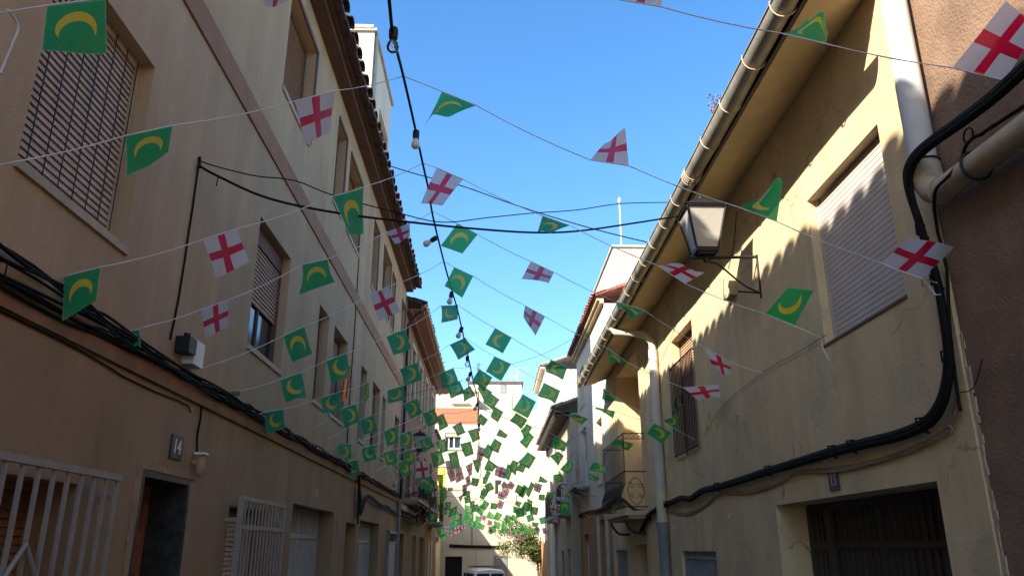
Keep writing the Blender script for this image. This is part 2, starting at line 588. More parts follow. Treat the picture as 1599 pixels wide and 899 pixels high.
def window(par, xf, n, ya, yb, za, zb, d, shut=1.0, mat='shutter_brown', sill=True, frame='brown_wood', bars=0, fr=0.05, box=0.0, top_trim=None):
    """window in a recess of depth d: frame, roller shutter closed to `shut`, dark glass below, sill, optional bars"""
    X = lambda o: xf + n * o
    f = MB()
    o0, o1 = -d + 0.003, -d + 0.06
    f.box(X(o0), X(o1), ya + .002, ya + fr, za + .002, zb - .002)
    f.box(X(o0), X(o1), yb - fr, yb - .002, za + .002, zb - .002)
    f.box(X(o0), X(o1), ya + fr, yb - fr, za + .002, za + fr)
    f.box(X(o0), X(o1), ya + fr, yb - fr, zb - fr - box, zb - .002)
    if shut < 0.95:
        f.box(X(o0), X(o0 + .03), (ya + yb) / 2 - .02, (ya + yb) / 2 + .02, za + fr, zb - fr - box)
    fo = f.build('window_frame', M[frame], par)
    zt = zb - fr - box
    zs = zt - (zt - za - fr) * shut
    if shut > 0:
        s = MB()
        slats(s, X, ya + fr, yb - fr, zs, zt, -d + 0.035)
        s.box(X(-d + .012), X(-d + .018), ya + fr, yb - fr, zs + .022, zt - .002)
        s.box(X(-d + .025), X(-d + .045), ya + fr, yb - fr, zs - .012, zs + .02)
        s.build('roller_shutter', M[mat], fo)
    if shut < 0.97:
        g = MB()
        g.box(X(-d + .006), X(-d + .012), ya + fr, yb - fr, za + fr, zs)
        g.build('pane', M['glass'], fo)
    if sill:
        s = MB()
        s.box(X(-d + .062), X(0.022), ya - .02, yb + .02, za - .045, za + .012)
        s.build('sill', M['sill'], fo)
    if bars:
        b = MB()
        for i in range(bars):
            y = ya + (yb - ya) * (i + .5) / bars
            b.tube([(X(-d + .09), y, za + .01), (X(-d + .09), y, zb - .005)], 0.008, 6)
        for z in (za + .25, (za + zb) / 2, zb - .25):
            b.tube([(X(-d + .09), ya + .003, z), (X(-d + .09), yb - .003, z)], 0.008, 6)
        b.build('window_bars', M['black_metal'], fo)
    return fo


def tiles(mb, xe, n, y0, y1, ze, pitch=20, length=4.0, sp=0.38, r=0.13, th=0.018, seg=8, proj=0.0, jitter=0.012, chan=True, hf=.62):
    """curved tiles seen from below: n=+1 eave faces +x; roof rises away from the street"""
    ca, sa = math.cos(R(pitch)), math.sin(R(pitch))
    ax = Vector((-n * ca, 0, sa)); nz = Vector((n * sa, 0, ca)); ay = Vector((0, 1, 0))
    k = 0
    y = y0 + r
    while y < y1 - r * .5:
        for kind in ((0, 1) if chan else (0,)):
            yy = y + (sp / 2 if kind else 0) + random.uniform(-jitter, jitter)
            if yy > y1: continue
            st = (-random.uniform(.0, .04) if not kind else .05)
            base = Vector((xe, yy, ze + (0.05 if not kind else 0.035))) + ax * st
            rot = random.uniform(-.05, .05)
            L = length
            vs = []; fs = []
            rr = r if not kind else r * .95
            for e, dd in enumerate((0.0, 0.45, 0.45, L)):
                lift = 0.0 if e < 2 else 0.0
                for rad in (rr, rr - th):
                    for i in range(seg + 1):
                        a = PI * i / seg
                        h = math.sin(a) * rad * (hf if not kind else -0.6)
                        vs.append(base + ax * dd + ay * (math.cos(a) * rad + rot * dd * .2) + nz * (h + (0.06 if kind else 0) + lift - (.02 if e >= 2 else 0)))
            w = seg + 1
            for e in (0, 2):
                for i in range(seg):
                    o0 = e * 2 * w; o1 = (e + 1) * 2 * w
                    fs.append((o0 + i, o0 + i + 1, o1 + i + 1, o1 + i))
                    fs.append((o0 + w + i, o1 + w + i, o1 + w + i + 1, o0 + w + i + 1))
            for i in range(seg):
                fs.append((i, w + i, w + i + 1, i + 1))
            fs.append((0, 2 * w, 3 * w, w)); fs.append((seg, w + seg, 3 * w + seg, 2 * w + seg))
            mb.add(vs, fs)
        y += sp
    # deck under the tiles
    d = 0.02
    a = Vector((xe, y0, ze)) + ax * .12
    mb.obox(a + ax * (length / 2) + ay * ((y1 - y0) / 2) - nz * .0, ax * (length / 2), ay * ((y1 - y0) / 2), nz * d)


# ------------------------------------------------------------------ world, sun, view
SD = Vector((1.23, 1.10, -1.0)).normalized()      # direction the sunlight travels
el = math.asin(-SD.z)
az = math.atan2(-SD.x, -SD.y)
w = bpy.data.worlds.new('World')
scene.world = w
w.use_nodes = True
nt = w.node_tree
bg = nt.nodes['Background']
sky = nt.nodes.new('ShaderNodeTexSky')
sky.sky_type = 'NISHITA'
sky.sun_disc = False
sky.sun_elevation = el
sky.sun_rotation = az % (2 * PI)
sky.air_density = 1.0
sky.dust_density = 0.9
sky.ozone_density = 2.6
hs = nt.nodes.new('ShaderNodeHueSaturation')
hs.inputs['Saturation'].default_value = 1.25
nt.links.new(sky.outputs[0], hs.inputs['Color'])
nt.links.new(hs.outputs[0], bg.inputs['Color'])
bg.inputs['Strength'].default_value = 0.143
sl = bpy.data.lights.new('sun', 'SUN')
sl.energy = 5.0
sl.angle = R(0.53)
sl.color = (1.0, 0.93, 0.82)
so = bpy.data.objects.new('sun', sl)
so.rotation_euler = SD.to_track_quat('-Z', 'Y').to_euler()
so.location = (-20, -20, 30)
COL.objects.link(so)
scene.render.engine = 'CYCLES'
scene.cycles.max_bounces = 12
scene.cycles.diffuse_bounces = 8
scene.view_settings.view_transform = 'Standard'
scene.view_settings.look = 'None'
scene.view_settings.gamma = 1
scene.view_settings.use_curve_mapping = False
scene.view_settings.exposure = 1.36

# ================================================================== SETTING
def sheet(name, x0, x1, mat, dz, ys=(-600, -60, 5, 60, 140, 1500)):
    mb = MB()
    for i in range(len(ys) - 1):
        a, b = ys[i], ys[i + 1]
        mb.add([(x0, a, gz(a) + dz), (x1, a, gz(a) + dz), (x1, b, gz(b) + dz), (x0, b, gz(b) + dz)], [(0, 1, 2, 3)])
    return tag(mb.build(name, mat), kind='structure')


sheet('ground', -900, 900, M['ground'], 0.0)
sheet('road', -1.75, 2.3, M['asphalt'], 0.006, (-20, 5, 44))
for nm, xa, xb in (('pavement', -2.598, -1.75), ('pavement', 2.3, 3.198)):
    mb = MB()
    for a, b in ((-20, 5), (5, 44)):
        vs = [(xa, a, gz(a) - .1), (xb, a, gz(a) - .1), (xb, b, gz(b) - .1), (xa, b, gz(b) - .1)]
        mb.add(vs + [(v[0], v[1], v[2] + .22) for v in vs], [(4, 5, 6, 7), (0, 1, 5, 4), (1, 2, 6, 5), (2, 3, 7, 6), (3, 0, 4, 7)])
    tag(mb.build(nm, M['kerb']), kind='structure')

# ================================================================== LEFT HOUSE (number 14)
XL = -2.6
LX = lambda o: XL + o
h1 = thing('terraced_house', 'long beige stuccoed house with brown eave and door numbered 14, left side', 'house', (XL, 8, 0))
win1 = [(3.88, 5.2, 3.60, 5.08, .17), (8.08, 9.45, 3.64, 5.11, .16), (11.25, 11.98, 3.63, 5.07, .2), (12.42, 13.63, 3.63, 5.07, .2),
        (15.2, 15.95, 3.60, 5.05, .18), (16.82, 17.95, 3.60, 5.05, .18), (18.4, 19.0, 3.6, 5.02, .18), (20.88, 21.9, 3.58, 4.98, .18)]
win2 = [(8.36, 9.77, 6.95, 8.42, .2), (11.53, 12.25, 6.92, 8.38, .2), (12.69, 13.98, 6.91, 8.34, .2), (15.70, 16.45, 6.88, 8.32, .2),
        (17.30, 18.60, 6.88, 8.36, .2), (18.99, 19.56, 6.86, 8.28, .2), (21.2, 22.05, 6.86, 8.25, .2)]
gnd1 = [(3.5, 5.12, .95, 1.98, .3), (6.0, 6.98, -.4, 2.16, .36), (8.1, 9.5, .95, 2.0, .2), (10.65, 13.46, -.6, 2.16, .3),
        (14.6, 15.75, -.6, 2.04, .35), (16.1, 18.9, -.7, 2.13, .25), (20.3, 21.7, .9, 2.0, .2)]
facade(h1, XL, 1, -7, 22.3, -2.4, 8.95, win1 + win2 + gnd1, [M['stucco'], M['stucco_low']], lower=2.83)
for i, (a, b, c, d, e) in enumerate(win1):
    if i == 0:
        window(h1, XL, 1, a, b, c, d, e, 1, 'shutter_brown', bars=0, frame='sill')
        # dark iron lattice in front of the slats
        mb = MB()
        for k in range(8):
            y = a + .06 + (b - a - .12) * k / 7
            mb.box(LX(-e + .065), LX(-e + .071), y - .0028, y + .0028, c + .015, d - .004)
        mb.build('window_lattice', M['black_metal'], h1)
    elif i == 1:
        window(h1, XL, 1, a, b, c, d, e, .55, 'shutter_tan', frame='brown_wood', box=.16)
    else:
        window(h1, XL, 1, a, b, c, d, e, [1, .7, 1, .6, 1, .8][i - 2], ['shutter_brown', 'shutter_tan'][i % 2], frame='brown_wood')
for i, (a, b, c, d, e) in enumerate(win2):
    window(h1, XL, 1, a, b, c, d, e, [1, 1, .75, 1, .55, 1, 1][i], 'shutter_tan', frame='brown_wood')
    mb = MB()                                       # brown painted surround
    mb.box(LX(-.15), LX(.025), b + .003, b + .07, c, d + .06)
    mb.box(LX(-.15), LX(.024), a + .02, b, d + .003, d + .07)
    mb.build('window_surround', M['brown_wood'], h1)
mb = MB(); mb.box(LX(.002), LX(.022), -7, 22.29, 5.91, 6.18); mb.build('trim_band', M['trim_pink'], h1)
mb = MB(); mb.box(LX(.002), LX(.03), -7, 22.29, 2.80, 2.955); mb.build('ledge', M['ledge_orange'], h1)
mb = MB()
mb.box(LX(.002), LX(.27), -7, 22.3, 8.95, 9.03); mb.box(LX(.002), LX(.2), -7, 22.29, 8.86, 8.948)
mb.build('cornice', M['brown_wood'], h1)
mb = MB()
y = -7
while y < 22.2:                                     # flat under-tiles, each a little out of line
    j = random.uniform(-.025, .02); dz = random.uniform(-.012, .012)
    mb.obox((-2.30 + j / 2, y + .17, 9.0 + dz), (.135 + j / 2, 0, -.035), (0, .165, random.uniform(-.008, .008)), (0, 0, .028)); y += .38
tiles(mb, -2.17, 1, -7, 22.3, 8.99, pitch=17, length=5.2, sp=.38, r=.155, hf=.48); mb.build('roof', M['tile_dark'], h1)
# security grille, far left
mb = MB()
for k in range(14):
    y = 3.30 + k * .155
    mb.box(LX(.13), LX(.15), y, y + .022, .85, 2.03)
mb.box(LX(.125), LX(.16), 3.2, 5.36, 2.02, 2.06); mb.box(LX(.125), LX(.16), 3.2, 5.36, .84, .88)
for y in (3.25, 5.3):
    for z in (1.0, 1.9): mb.box(LX(.002), LX(.13), y, y + .03, z, z + .03)
for sgn in (-1, 1):
    mb.tube([(LX(.17), 4.35, 1.62), (LX(.17), 4.35 + sgn * .28, 1.30)], .014, 6)
mb.build('security_grille', M['white_metal'], h1)
window(h1, XL, 1, 3.5, 5.12, .95, 1.98, .3, 1, 'ledge_orange', frame='red_wood', sill=False)
# entrance
mb = MB()
mb.box(LX(-.35), LX(.008), 6.003, 6.05, -.3, 2.157); mb.box(LX(-.35), LX(.008), 6.93, 6.977, -.3, 2.157); mb.box(LX(-.35), LX(.008), 6.05, 6.93, 2.11, 2.157)
mb.build('door_surround', M['slate'], h1)
mb = MB()
mb.box(LX(-.345), LX(-.30), 6.06, 6.16, -.3, 2.1); mb.box(LX(-.345), LX(-.30), 6.82, 6.92, -.3, 2.1)
mb.box(LX(-.345), LX(-.30), 6.16, 6.82, 1.98, 2.1); mb.box(LX(-.345), LX(-.30), 6.16, 6.82, 1.62, 1.74)
slats(mb, LX, 6.16, 6.82, -.2, 1.62, -.32, pitch=.07, th=.01)
dr = mb.build('door', M['red_wood'], h1)
mb = MB(); mb.box(LX(-.335), LX(-.325), 6.16, 6.82, 1.74, 1.98); mb.build('pane', M['glass'], dr)
mb = MB(); mb.tube([(LX(-.35), 6.8, .95), (LX(-.30), 6.8, .95), (LX(-.30), 6.72, .95)], .01, 6); mb.build('handle', M['black_metal'], dr)
mb = MB()
for k in range(26):                                 # broken plaster edge round the door
    t = k / 25
    y = 5.90 + 1.12 * t
    mb.box(LX(.001), LX(.009 + .004 * random.random()), y, y + .0445, 2.162, 2.20 + random.uniform(0, .035))
for k in range(26):
    z = .3 + 1.86 * k / 25
    mb.box(LX(.001), LX(.009 + .003 * random.random()), 5.90 - random.uniform(-.02, .02), 5.995, z, z + .0735)
mb.build('plaster_patch', M['render_patch'], h1)
# number plates
def plate(par, X, n, y, z, w, h, txt, mat, tm, size):
    mb = MB(); mb.box(X(.002), X(.014), y - w / 2, y + w / 2, z - h / 2, z + h / 2)
    p = mb.build('number_plate', mat, par)
    text_mesh(txt, size, 'numeral', tm, p, (X(.015), y, z), (0, 1 if n > 0 else -1, 0), (0, 0, 1), .002)
    return p
plate(h1, LX, 1, 6.56, 2.385, .24, .19, '14', M['plate'], M['plastic_white'], .17)
plate(h1, LX, 1, 11.97, 2.37, .14, .12, '5', M['sill'], M['plate'], .1)
# door lamp with small hood
mb = MB()
mb.tube([(LX(.002), 6.98, 2.30), (LX(.05), 6.98, 2.32)], .03, 10)
mb.tube([(LX(.07), 6.98, 2.37), (LX(.07), 6.98, 2.33), (LX(.07), 6.98, 2.28), (LX(.07), 6.98, 2.21), (LX(.07), 6.98, 2.18)], [.015, .035, .045, .04, .012], 12)
dl = mb.build('door_lamp', M['render_patch'], h1)
mb = MB(); mb.box(LX(.02), LX(.11), 6.93, 7.03, 2.372, 2.39); mb.build('hood', M['plastic_white'], dl)
# projecting window grille
window(h1, XL, 1, 8.1, 9.5, .95, 2.0, .2, 1, 'shutter_brown', frame='brown_wood', sill=False)
mb = MB()
for y in (7.97, 9.60):
    mb.box(LX(.12), LX(.17), y, y + .045, .85, 2.09)
for z in (2.05, 1.78, .85): mb.box(LX(.135), LX(.165), 8.015, 9.6, z, z + .04)
for z in (1.85, .95):
    for y in (7.97, 9.6): mb.box(LX(.002), LX(.12), y + .005, y + .035, z, z + .035)
for k in range(1, 13):
    y = 8.0 + k * 1.6 / 13
    mb.tube([(LX(.15), y, .87), (LX(.15), y, 2.06)], .011, 6)
mb.build('window_grille', M['white_metal'], h1)
# garage doors: two leaves, ribs and upper louvres
def garage(par, X, ya, yb, zt, d, mat, name='garage_door', trans=.42, bot=-.9, rib=.11):
    mb = MB()
    mb.box(X(-d + .003), X(-d + .03), ya + .003, yb - .003, bot, zt - .003)
    ym = (ya + yb) / 2
    for y in (ya + .003, ym - .04, yb - .083): mb.box(X(-d + .03), X(-d + .06), y, y + .08, bot, zt - .003)
    for z in (zt - .07, zt - trans): mb.box(X(-d + .03), X(-d + .058), ya + .083, yb - .083, z, z + .06)
    y = ya + .12
    while y < yb - .1:
        mb.box(X(-d + .03), X(-d + .045), y, y + rib * .45, bot, zt - trans - .01)
        mb.box(X(-d + .03), X(-d + .05), y, y + rib * .3, zt - trans + .065, zt - .075)
        y += rib
    g = mb.build(name, mat, par)
    mb = MB(); mb.box(X(-d + .06), X(-d + .1), ym - .02, ym + .02, bot + 1.6, bot + 1.75); mb.build('handle', M['black_metal'], g)
garage(h1, LX, 10.65, 13.46, 2.16, .3, M['grey_metal'])
garage(h1, LX, 16.1, 18.9, 2.13, .25, M['grey_metal'])
mb = MB(); mb.box(LX(-.345), LX(-.3), 14.603, 15.747, -.6, 2.037)
for z in (-.1, .7, 1.5): mb.box(LX(-.3), LX(-.285), 14.75, 15.6, z, z + .6)
mb.build('door', M['shutter_brown'], h1)
mb = MB()
mb.box(LX(.04), LX(.08), 20.2, 21.85, .8, .86); mb.box(LX(.04), LX(.08), 20.2, 21.85, 1.96, 2.02); mb.box(LX(.04), LX(.08), 20.2, 21.85, 1.72, 1.76)
for y in (20.2, 21.8): mb.box(LX(.002), LX(.085), y, y + .05, .8, 2.02)
slats(mb, LX, 20.25, 21.8, .86, 1.72, .05, pitch=.08)
mb.build('window_shutter', M['pipe_grey'], h1)
# drainpipes between the houses
mb = MB(); mb.tube([(LX(.06), 22.25, -.6), (LX(.06), 22.25, 2.86)], .045, 10)
mb.tube([(LX(.03), 22.2, 2.86), (LX(.03), 22.2, 8.6)], .016, 6)
for z in (.6, 2.0): mb.tube([(LX(.06), 22.23, z), (LX(.06), 22.23, z + .04)], .055, 10)
mb.build('downpipe', M['pipe_grey'], h1)

# cables draped along the ledge
mb = MB()
for k in range(8):
    r = random.uniform(.007, .012)
    oz = random.uniform(-.035, .035); ox = .035 + random.uniform(0, .035)
    pts = []
    y = -2.0 + random.uniform(0, .5)
    while y < 22.2:
        up = .10 * max(0, min(1, (5.6 - y) / 1.4)) * (1 if k < 4 else -.35)
        pts.append((LX(ox + random.uniform(-.008, .012)), y, 2.965 + oz + up + random.uniform(-.03, .03)))
        y += random.uniform(.3, .6)
    mb.tube(smooth_path(pts, 3), r, 6)
y = 0
while y < 22:
    mb.tube([(LX(.02), y, 2.925), (LX(.085), y + .01, 2.93), (LX(.088), y + .01, 3.0), (LX(.02), y, 3.01)], .005, 5)
    y += random.uniform(.5, 1.0)
tag(mb.build('cable_bundle', M['black_cable'], at=(XL, 8, 2.95)), 'thick bundle of black cables running along the ledge of the left house', 'cables')
mb = MB()                                           # loose knot of cables between houses
for k in range(6):
    pts = [(LX(.05 + .03 * random.random()), 15.3 + random.uniform(-.1, .1), 2.9), (LX(.08), 15.35 + random.uniform(-.15, .2), 2.55), (LX(.09), 15.6, 2.45 - k * .05),
           (LX(.08), 16.5, 2.62 + random.uniform(-.05, .05)), (LX(.08), 18.2, 2.52 + random.uniform(-.05, .05)), (LX(.06), 20, 2.55 + random.uniform(-.04, .04)), (LX(.06), 22.1, 2.42)]
    mb.tube(smooth_path(pts, 5, .015), .014, 6)
for k in range(4):
    mb.tube(smooth_path([(LX(.06), 15.3 + k * .04, 2.7), (LX(.08), 15.28 + k * .05, 2.35), (LX(.07), 15.36 + k * .03, 2.12 - k * .03), (LX(.07), 15.5, 2.5)], 5), .012, 6)
tag(mb.build('hanging_cables', M['black_cable'], at=(XL, 15.4, 2.3)), 'tangle of black cables looping below the ledge over the left grey garage', 'cables')
mb = MB()
mb.tube(smooth_path([on_x(310, 258, XL + .012), on_x(297, 350, XL + .012), on_x(280, 460, XL + .012), on_x(266, 530, XL + .012)], 4, .004), .009, 6)
mb.tube([on_x(312, 246, XL + .01), on_x(311, 262, XL + .03)], .014, 6)
mb.tube([on_x(341, 275, XL + .03), on_x(338, 290, XL + .03)], .006, 5)
tag(mb.build('wall_cable', M['black_cable'], at=on_x(266, 530, XL)), 'thin black cable running up the beige wall from the white junction box', 'cable')
mb = MB()
mb.tube(smooth_path([(LX(.012), 14.1, 6.88), (LX(.012), 14.13, 5.5), (LX(.012), 14.1, 4.2), (LX(.012), 14.16, 3.05)], 4, .006), .009, 6)
tag(mb.build('wall_cable', M['black_cable'], at=(XL, 14.1, 3)), 'thin cable dropping from an upper window sill to the ledge, left house', 'cable')
mb = MB()
mb.tube(smooth_path([(LX(.01), 6.97, 2.9), (LX(.012), 7.0, 2.7), (LX(.01), 6.98, 2.55), (LX(.02), 6.99, 2.4)], 4, .003), .009, 6)
mb.tube(smooth_path([(LX(.01), 2.0, 2.77), (LX(.012), 4.6, 2.78), (LX(.01), 5.6, 2.74), (LX(.012), 6.6, 2.75), (LX(.012), 6.75, 2.7)], 5, .006), .006, 5)
tag(mb.build('lamp_cable', M['black_cable'], at=(XL, 6.97, 2.4)), 'thin cable leading down from the ledge to the small door lamp by number 14', 'cable')
# junction boxes on the ledge
t = thing('junction_box', 'white junction box with a black box beside it above the left ledge', 'electric box', (XL, 6.5, 3.05))
mb = MB(); mb.box(LX(.002), LX(.10), 6.44, 6.66, 3.06, 3.27); mb.build('cover', M['plastic_white'], t)
mb = MB(); mb.box(LX(.002), LX(.12), 6.26, 6.42, 3.12, 3.25); mb.tube([(LX(.06), 6.34, 3.25), (LX(.06), 6.34, 3.29)], .03, 8); mb.build('black_case', M['black_metal'], t)

# red and yellow flag at a window
t = thing('national_flag', 'small red and yellow flag hanging on a pole from a left window', 'flag', (XL, 13.5, 3.8))
mb = MB(); mb.tube([(LX(-.1), 13.3, 3.75), (LX(.12), 13.35, 4.6)], .008, 6); mb.build('pole', M['black_metal'], t)
for nm, a, b, m in (('red_stripe', 0, .33, 'flag_red'), ('yellow_stripe', .33, .67, 'flag_yellow'), ('red_stripe', .67, 1, 'flag_red')):
    mb = MB()
    vs = []; fs = []
    for i in range(7):
        for j in range(2):
            u = i / 6; v = a + (b - a) * j
            vs.append((LX(.12 - .06 * v + .01 * math.sin(u * 5)), 13.35 - .3 * v + .02 * math.sin(u * 6 + v * 3), 4.55 - .15 * v - u * .5))
    for i in range(6): fs.append((2 * i, 2 * i + 1, 2 * i + 3, 2 * i + 2))
    mb.add(vs, fs, 0, True); mb.build(nm, M[m], t)

# ================================================================== ROOF TOWER behind the left eave
pt = on_y(585, 50, 19.0)
xt, zt = pt.x, pt.z
t = thing('tower_block', 'tall narrow white tower house rising behind the brown tiled eave', 'building', (xt, 20, 8.6))
wa = on_x(593, 168, xt); wb = on_x(604, 250, xt)
facade(t, xt, 1, 19.0, 22.9, 9.3, zt, [(wa.y, wb.y, wb.z, wa.z, .2)], [M['white_wall']], depth=2.1)
window(t, xt, 1, wa.y, wb.y, wb.z, wa.z, .2, 1, 'shutter_brown', frame='brown_wood', sill=False)
mb = MB()
mb.box(xt - 2.2, xt + .07, 18.93, 23, zt + .002, zt + .09)
for k in range(6): mb.tube([(xt - .02, 19 + k * .72, zt + .12), (xt - 1.9, 19 + k * .72, zt + .16)], .1, 8)
mb.build('coping', M['concrete'], t)
mb = MB(); mb.box(xt - .95, xt - .45, 18.97, 18.998, zt - .75, zt - .35); mb.build('vent', M['sill'], t)
mb = MB(); mb.tube([(xt + .06, 19.15, 9.5), (xt + .06, 19.15, zt)], .05, 8); mb.build('downpipe', M['concrete'], t)

# ================================================================== SECOND LEFT HOUSE
h2 = thing('terraced_house', 'brown house with wide boarded eave and black balconies beyond the beige one', 'house', (XL, 29, -.9))
up = [(a, a + 1.15, 5.9, 7.7, .2) for a in (24.2, 26.8, 29.4, 32.4)]
bd = [(24.4, 25.5, 2.95, 5.1, .2), (27.4, 28.5, 3.0, 5.1, .2), (30.6, 31.8, 2.7, 4.9, .2), (33.4, 34.5, 3.0, 5.0, .2)]
gd = [(22.85, 24.4, -1.2, 2.0, .3), (27.1, 28.4, -1.2, 2.0, .35), (29.8, 31.6, -1.2, 1.98, .35), (33.0, 34.2, -1.2, 1.7, .3)]
facade(h2, XL - .01, 1, 22.31, 35.6, -2.5, 8.3, up + bd + gd, [M['tan_wall'], M['stucco_low']], lower=2.75)
mb = MB(); mb.box(XL - 6, XL - .02, 35.61, 38.6, -2.5, 6.6); mb.build('sun_block_wing', M['tan_wall'], h2)  # lower wing added to keep direct sun off the far flags
mb = MB(); mb.box(XL - 6, XL + .1, 35.62, 38.7, 6.602, 6.72); mb.build('wing_coping', M['tile_dark'], h2)
for i, (a, b, c, d, e) in enumerate(up):
    window(h2, XL - .01, 1, a, b, c, d, e, [1, .6, 1, .8][i], 'shutter_tan', frame='sill')
    mb = MB(); mb.box(LX(.0), LX(.06), a - .1, a - .003, c, d + .1); mb.box(LX(.0), LX(.06), b + .003, b + .1, c, d + .1); mb.box(LX(0), LX(.062), a - .003, b + .003, d + .003, d + .1)
    mb.build('window_surround', M['pipe_cream'], h2)
for i, (a, b, c, d, e) in enumerate(bd):
    window(h2, XL - .01, 1, a, b, c, d, e, [.5, 1, .4, 1][i], 'shutter_grey', frame='sill', sill=False)
for (a, b, c, d, e) in gd:
    mb = MB(); mb.box(LX(-.01 - e + .003), LX(-.01 - e + .05), a + .003, b - .003, c, d - .003)
    mb.box(LX(-.01 - e + .05), LX(-.01 - e + .07), a + .15, b - .15, c + 1.3, d - .2); mb.build('door', M['dark_metal'] if a < 25 else M['shutter_brown'], h2)
mb = MB(); mb.box(LX(.0), LX(.12), 22.32, 31.9, 2.62, 2.76); mb.build('ledge', M['sill'], h2)
mb = MB(); mb.box(LX(-.008), LX(.02), 31.9, 35.59, -1.6, 2.6); mb.build('orange_plaster', M['ochre_wall'], h2)
mb = MB()
mb.box(LX(-.005), LX(.52), 22.35, 35.7, 8.31, 8.36); mb.box(LX(.14), LX(.2), 22.35, 35.69, 8.24, 8.309); mb.box(LX(.44), LX(.55), 22.34, 35.72, 8.362, 8.45)
mb.build('soffit', M['red_wood'], h2)
mb = MB(); tiles(mb, -2.02, 1, 22.3, 35.7, 8.5, pitch=18, length=4.5, sp=.36, r=.11); mb.build('roof', M['tile_dark'], h2)
mb = MB(); mb.tube([(-2.02, 22.3, 8.44), (-2.02, 35.7, 8.44)], .055, 8); mb.build('gutter', M['sill'], h2)
mb = MB(); mb.tube([(-2.02, 22.4, 8.4), (-2.3, 22.42, 8.2), (LX(.07), 22.42, 7.9), (LX(.07), 22.42, 2.9)], .04, 8); mb.build('downpipe', M['black_metal'], h2)


def railing(par, X, ya, yb, z0, z1, o, mat, sp=.12, r=.009, scroll=False, frame=None, belly=0.0):
    mb = MB()
    for z in (z0 + .03, z1):
        mb.tube([(X(.02), ya, z), (X(o), ya, z), (X(o), yb, z), (X(.02), yb, z)], r * 1.7, 6)
    n_ = int((yb - ya) / sp)
    for k in range(n_ + 1):
        y = ya + (yb - ya) * k / n_
        if belly:
            pts = [(X(o + belly * math.sin(PI * min(1, t * 1.6)) * (1 - t * .5)), y + .02 * math.sin(t * 9), z0 + .03 + (z1 - z0 - .03) * t) for t in [i / 6 for i in range(7)]]
            mb.tube(pts, r, 5)
        else:
            mb.tube([(X(o), y, z0), (X(o), y, z1)], r, 5)
    m_ = max(2, int(o / sp))
    if not scroll:
        for k in range(1, m_):
            for y in (ya, yb): mb.tube([(X(o * k / m_), y, z0), (X(o * k / m_), y, z1)], r, 5)
    else:                                           # heart-shaped scrollwork on the end panels
        w = o * .42; cz = (z0 + z1) / 2; c = o * .52
        h = (z1 - z0) * .42
        for y in (ya, yb):
            for s_ in (-1, 1):
                pts = []
                for i in range(15):
                    t = i / 14 * PI
                    pts.append((X(c + s_ * w * (math.sin(t) ** .8) * (1 - .1 * t)), y, cz - h + 2 * h * (t / PI) - (.06 * max(0, t / PI - .8) * 5)))
                mb.tube(pts, r, 5)
                for (a0, rr) in ((.62, .32), (.30, .24)):
                    q = [(X(c + s_ * w * .45 + math.cos(t * .55) * w * rr * (1 - t * .06)), y, cz - h + 2 * h * a0 + math.sin(t * .55) * w * rr * (1 - t * .06)) for t in range(13)]
                    mb.tube(q, r * .9, 5)
    if frame:
        mb.tube([(X(.02), ya, frame), (X(o), ya, frame), (X(o), yb, frame), (X(.02), yb, frame)], r * 1.3, 6)
        mb.tube([(X(.02), ya, frame - .12), (X(o), ya, frame - .12), (X(o), yb, frame - .12)], r, 6)
        for p in ((X(o), ya), (X(o), yb)): mb.tube([(p[0], p[1], z1), (p[0], p[1], frame)], r * 1.3, 6)
        for k in range(n_ + 1):
            y = ya + (yb - ya) * k / n_
            mb.tube([(X(o), y, z1), (X(o), y, frame)], r * .7, 5)
        for i in range(4):
            cc = o * (i + .5) / 4
            mb.tube([(X(cc + math.cos(t) * o * .1), ya, frame - .06 + math.sin(t) * .045) for t in [j * PI / 4 for j in range(9)]], r * .8, 5)
    return mb.build('railing', mat, par)


def balcony(par, X, ya, yb, z, o, h, rail, slabm, **kw):
    mb = MB()
    mb.box(X(.002), X(o + .04), ya - .05, yb + .05, z - .09, z)
    mb.box(X(.002), X(o - .04), ya + .02, yb - .02, z - .15, z - .092)
    b = mb.build('balcony', slabm, par)
    railing(b, X, ya, yb, z + .05, z + h, o, rail, **kw)
    return b


balcony(h2, LX, 23.7, 27.3, 2.98, .45, 1.0, M['black_metal'], M['sill'])
balcony(h2, LX, 27.9, 31.6, 2.95, .45, 1.0, M['black_metal'], M['sill'])
balcony(h2, LX, 32.6, 35.2, 2.6, .5, 1.1, M['black_metal'], M['sill'])
for y in (33.2, 34.6):
    mb = MB(); mb.box(LX(.022), LX(.06), y, y + .5, .2, 1.9); mb.build('door_surround', M['pipe_cream'], h2)
mb = MB()
for k in range(5):
    mb.tube(smooth_path([(LX(.3), 26.8 + random.uniform(-.3, .3), 2.9), (LX(.35), 26.9, 2.65 - .06 * k), (LX(.2), 24.6, 2.5 - .05 * k), (LX(.1), 22.5, 2.45)], 6, .05), .02, 6)
for k in range(30):
    p = Vector((LX(.2 + .3 * random.random()), 24.5 + 3 * random.random(), 2.5 + .35 * random.random()))
    mb.tube([p, p + Vector((random.uniform(-.05, .1), random.uniform(-.3, .3), random.uniform(-.15, .15)))], .02, 5)
tag(mb.build('hanging_cables', M['black_cable'], at=(XL, 24.5, 2.3)), 'dark tangle of cables under the black balconies on the left', 'cables')

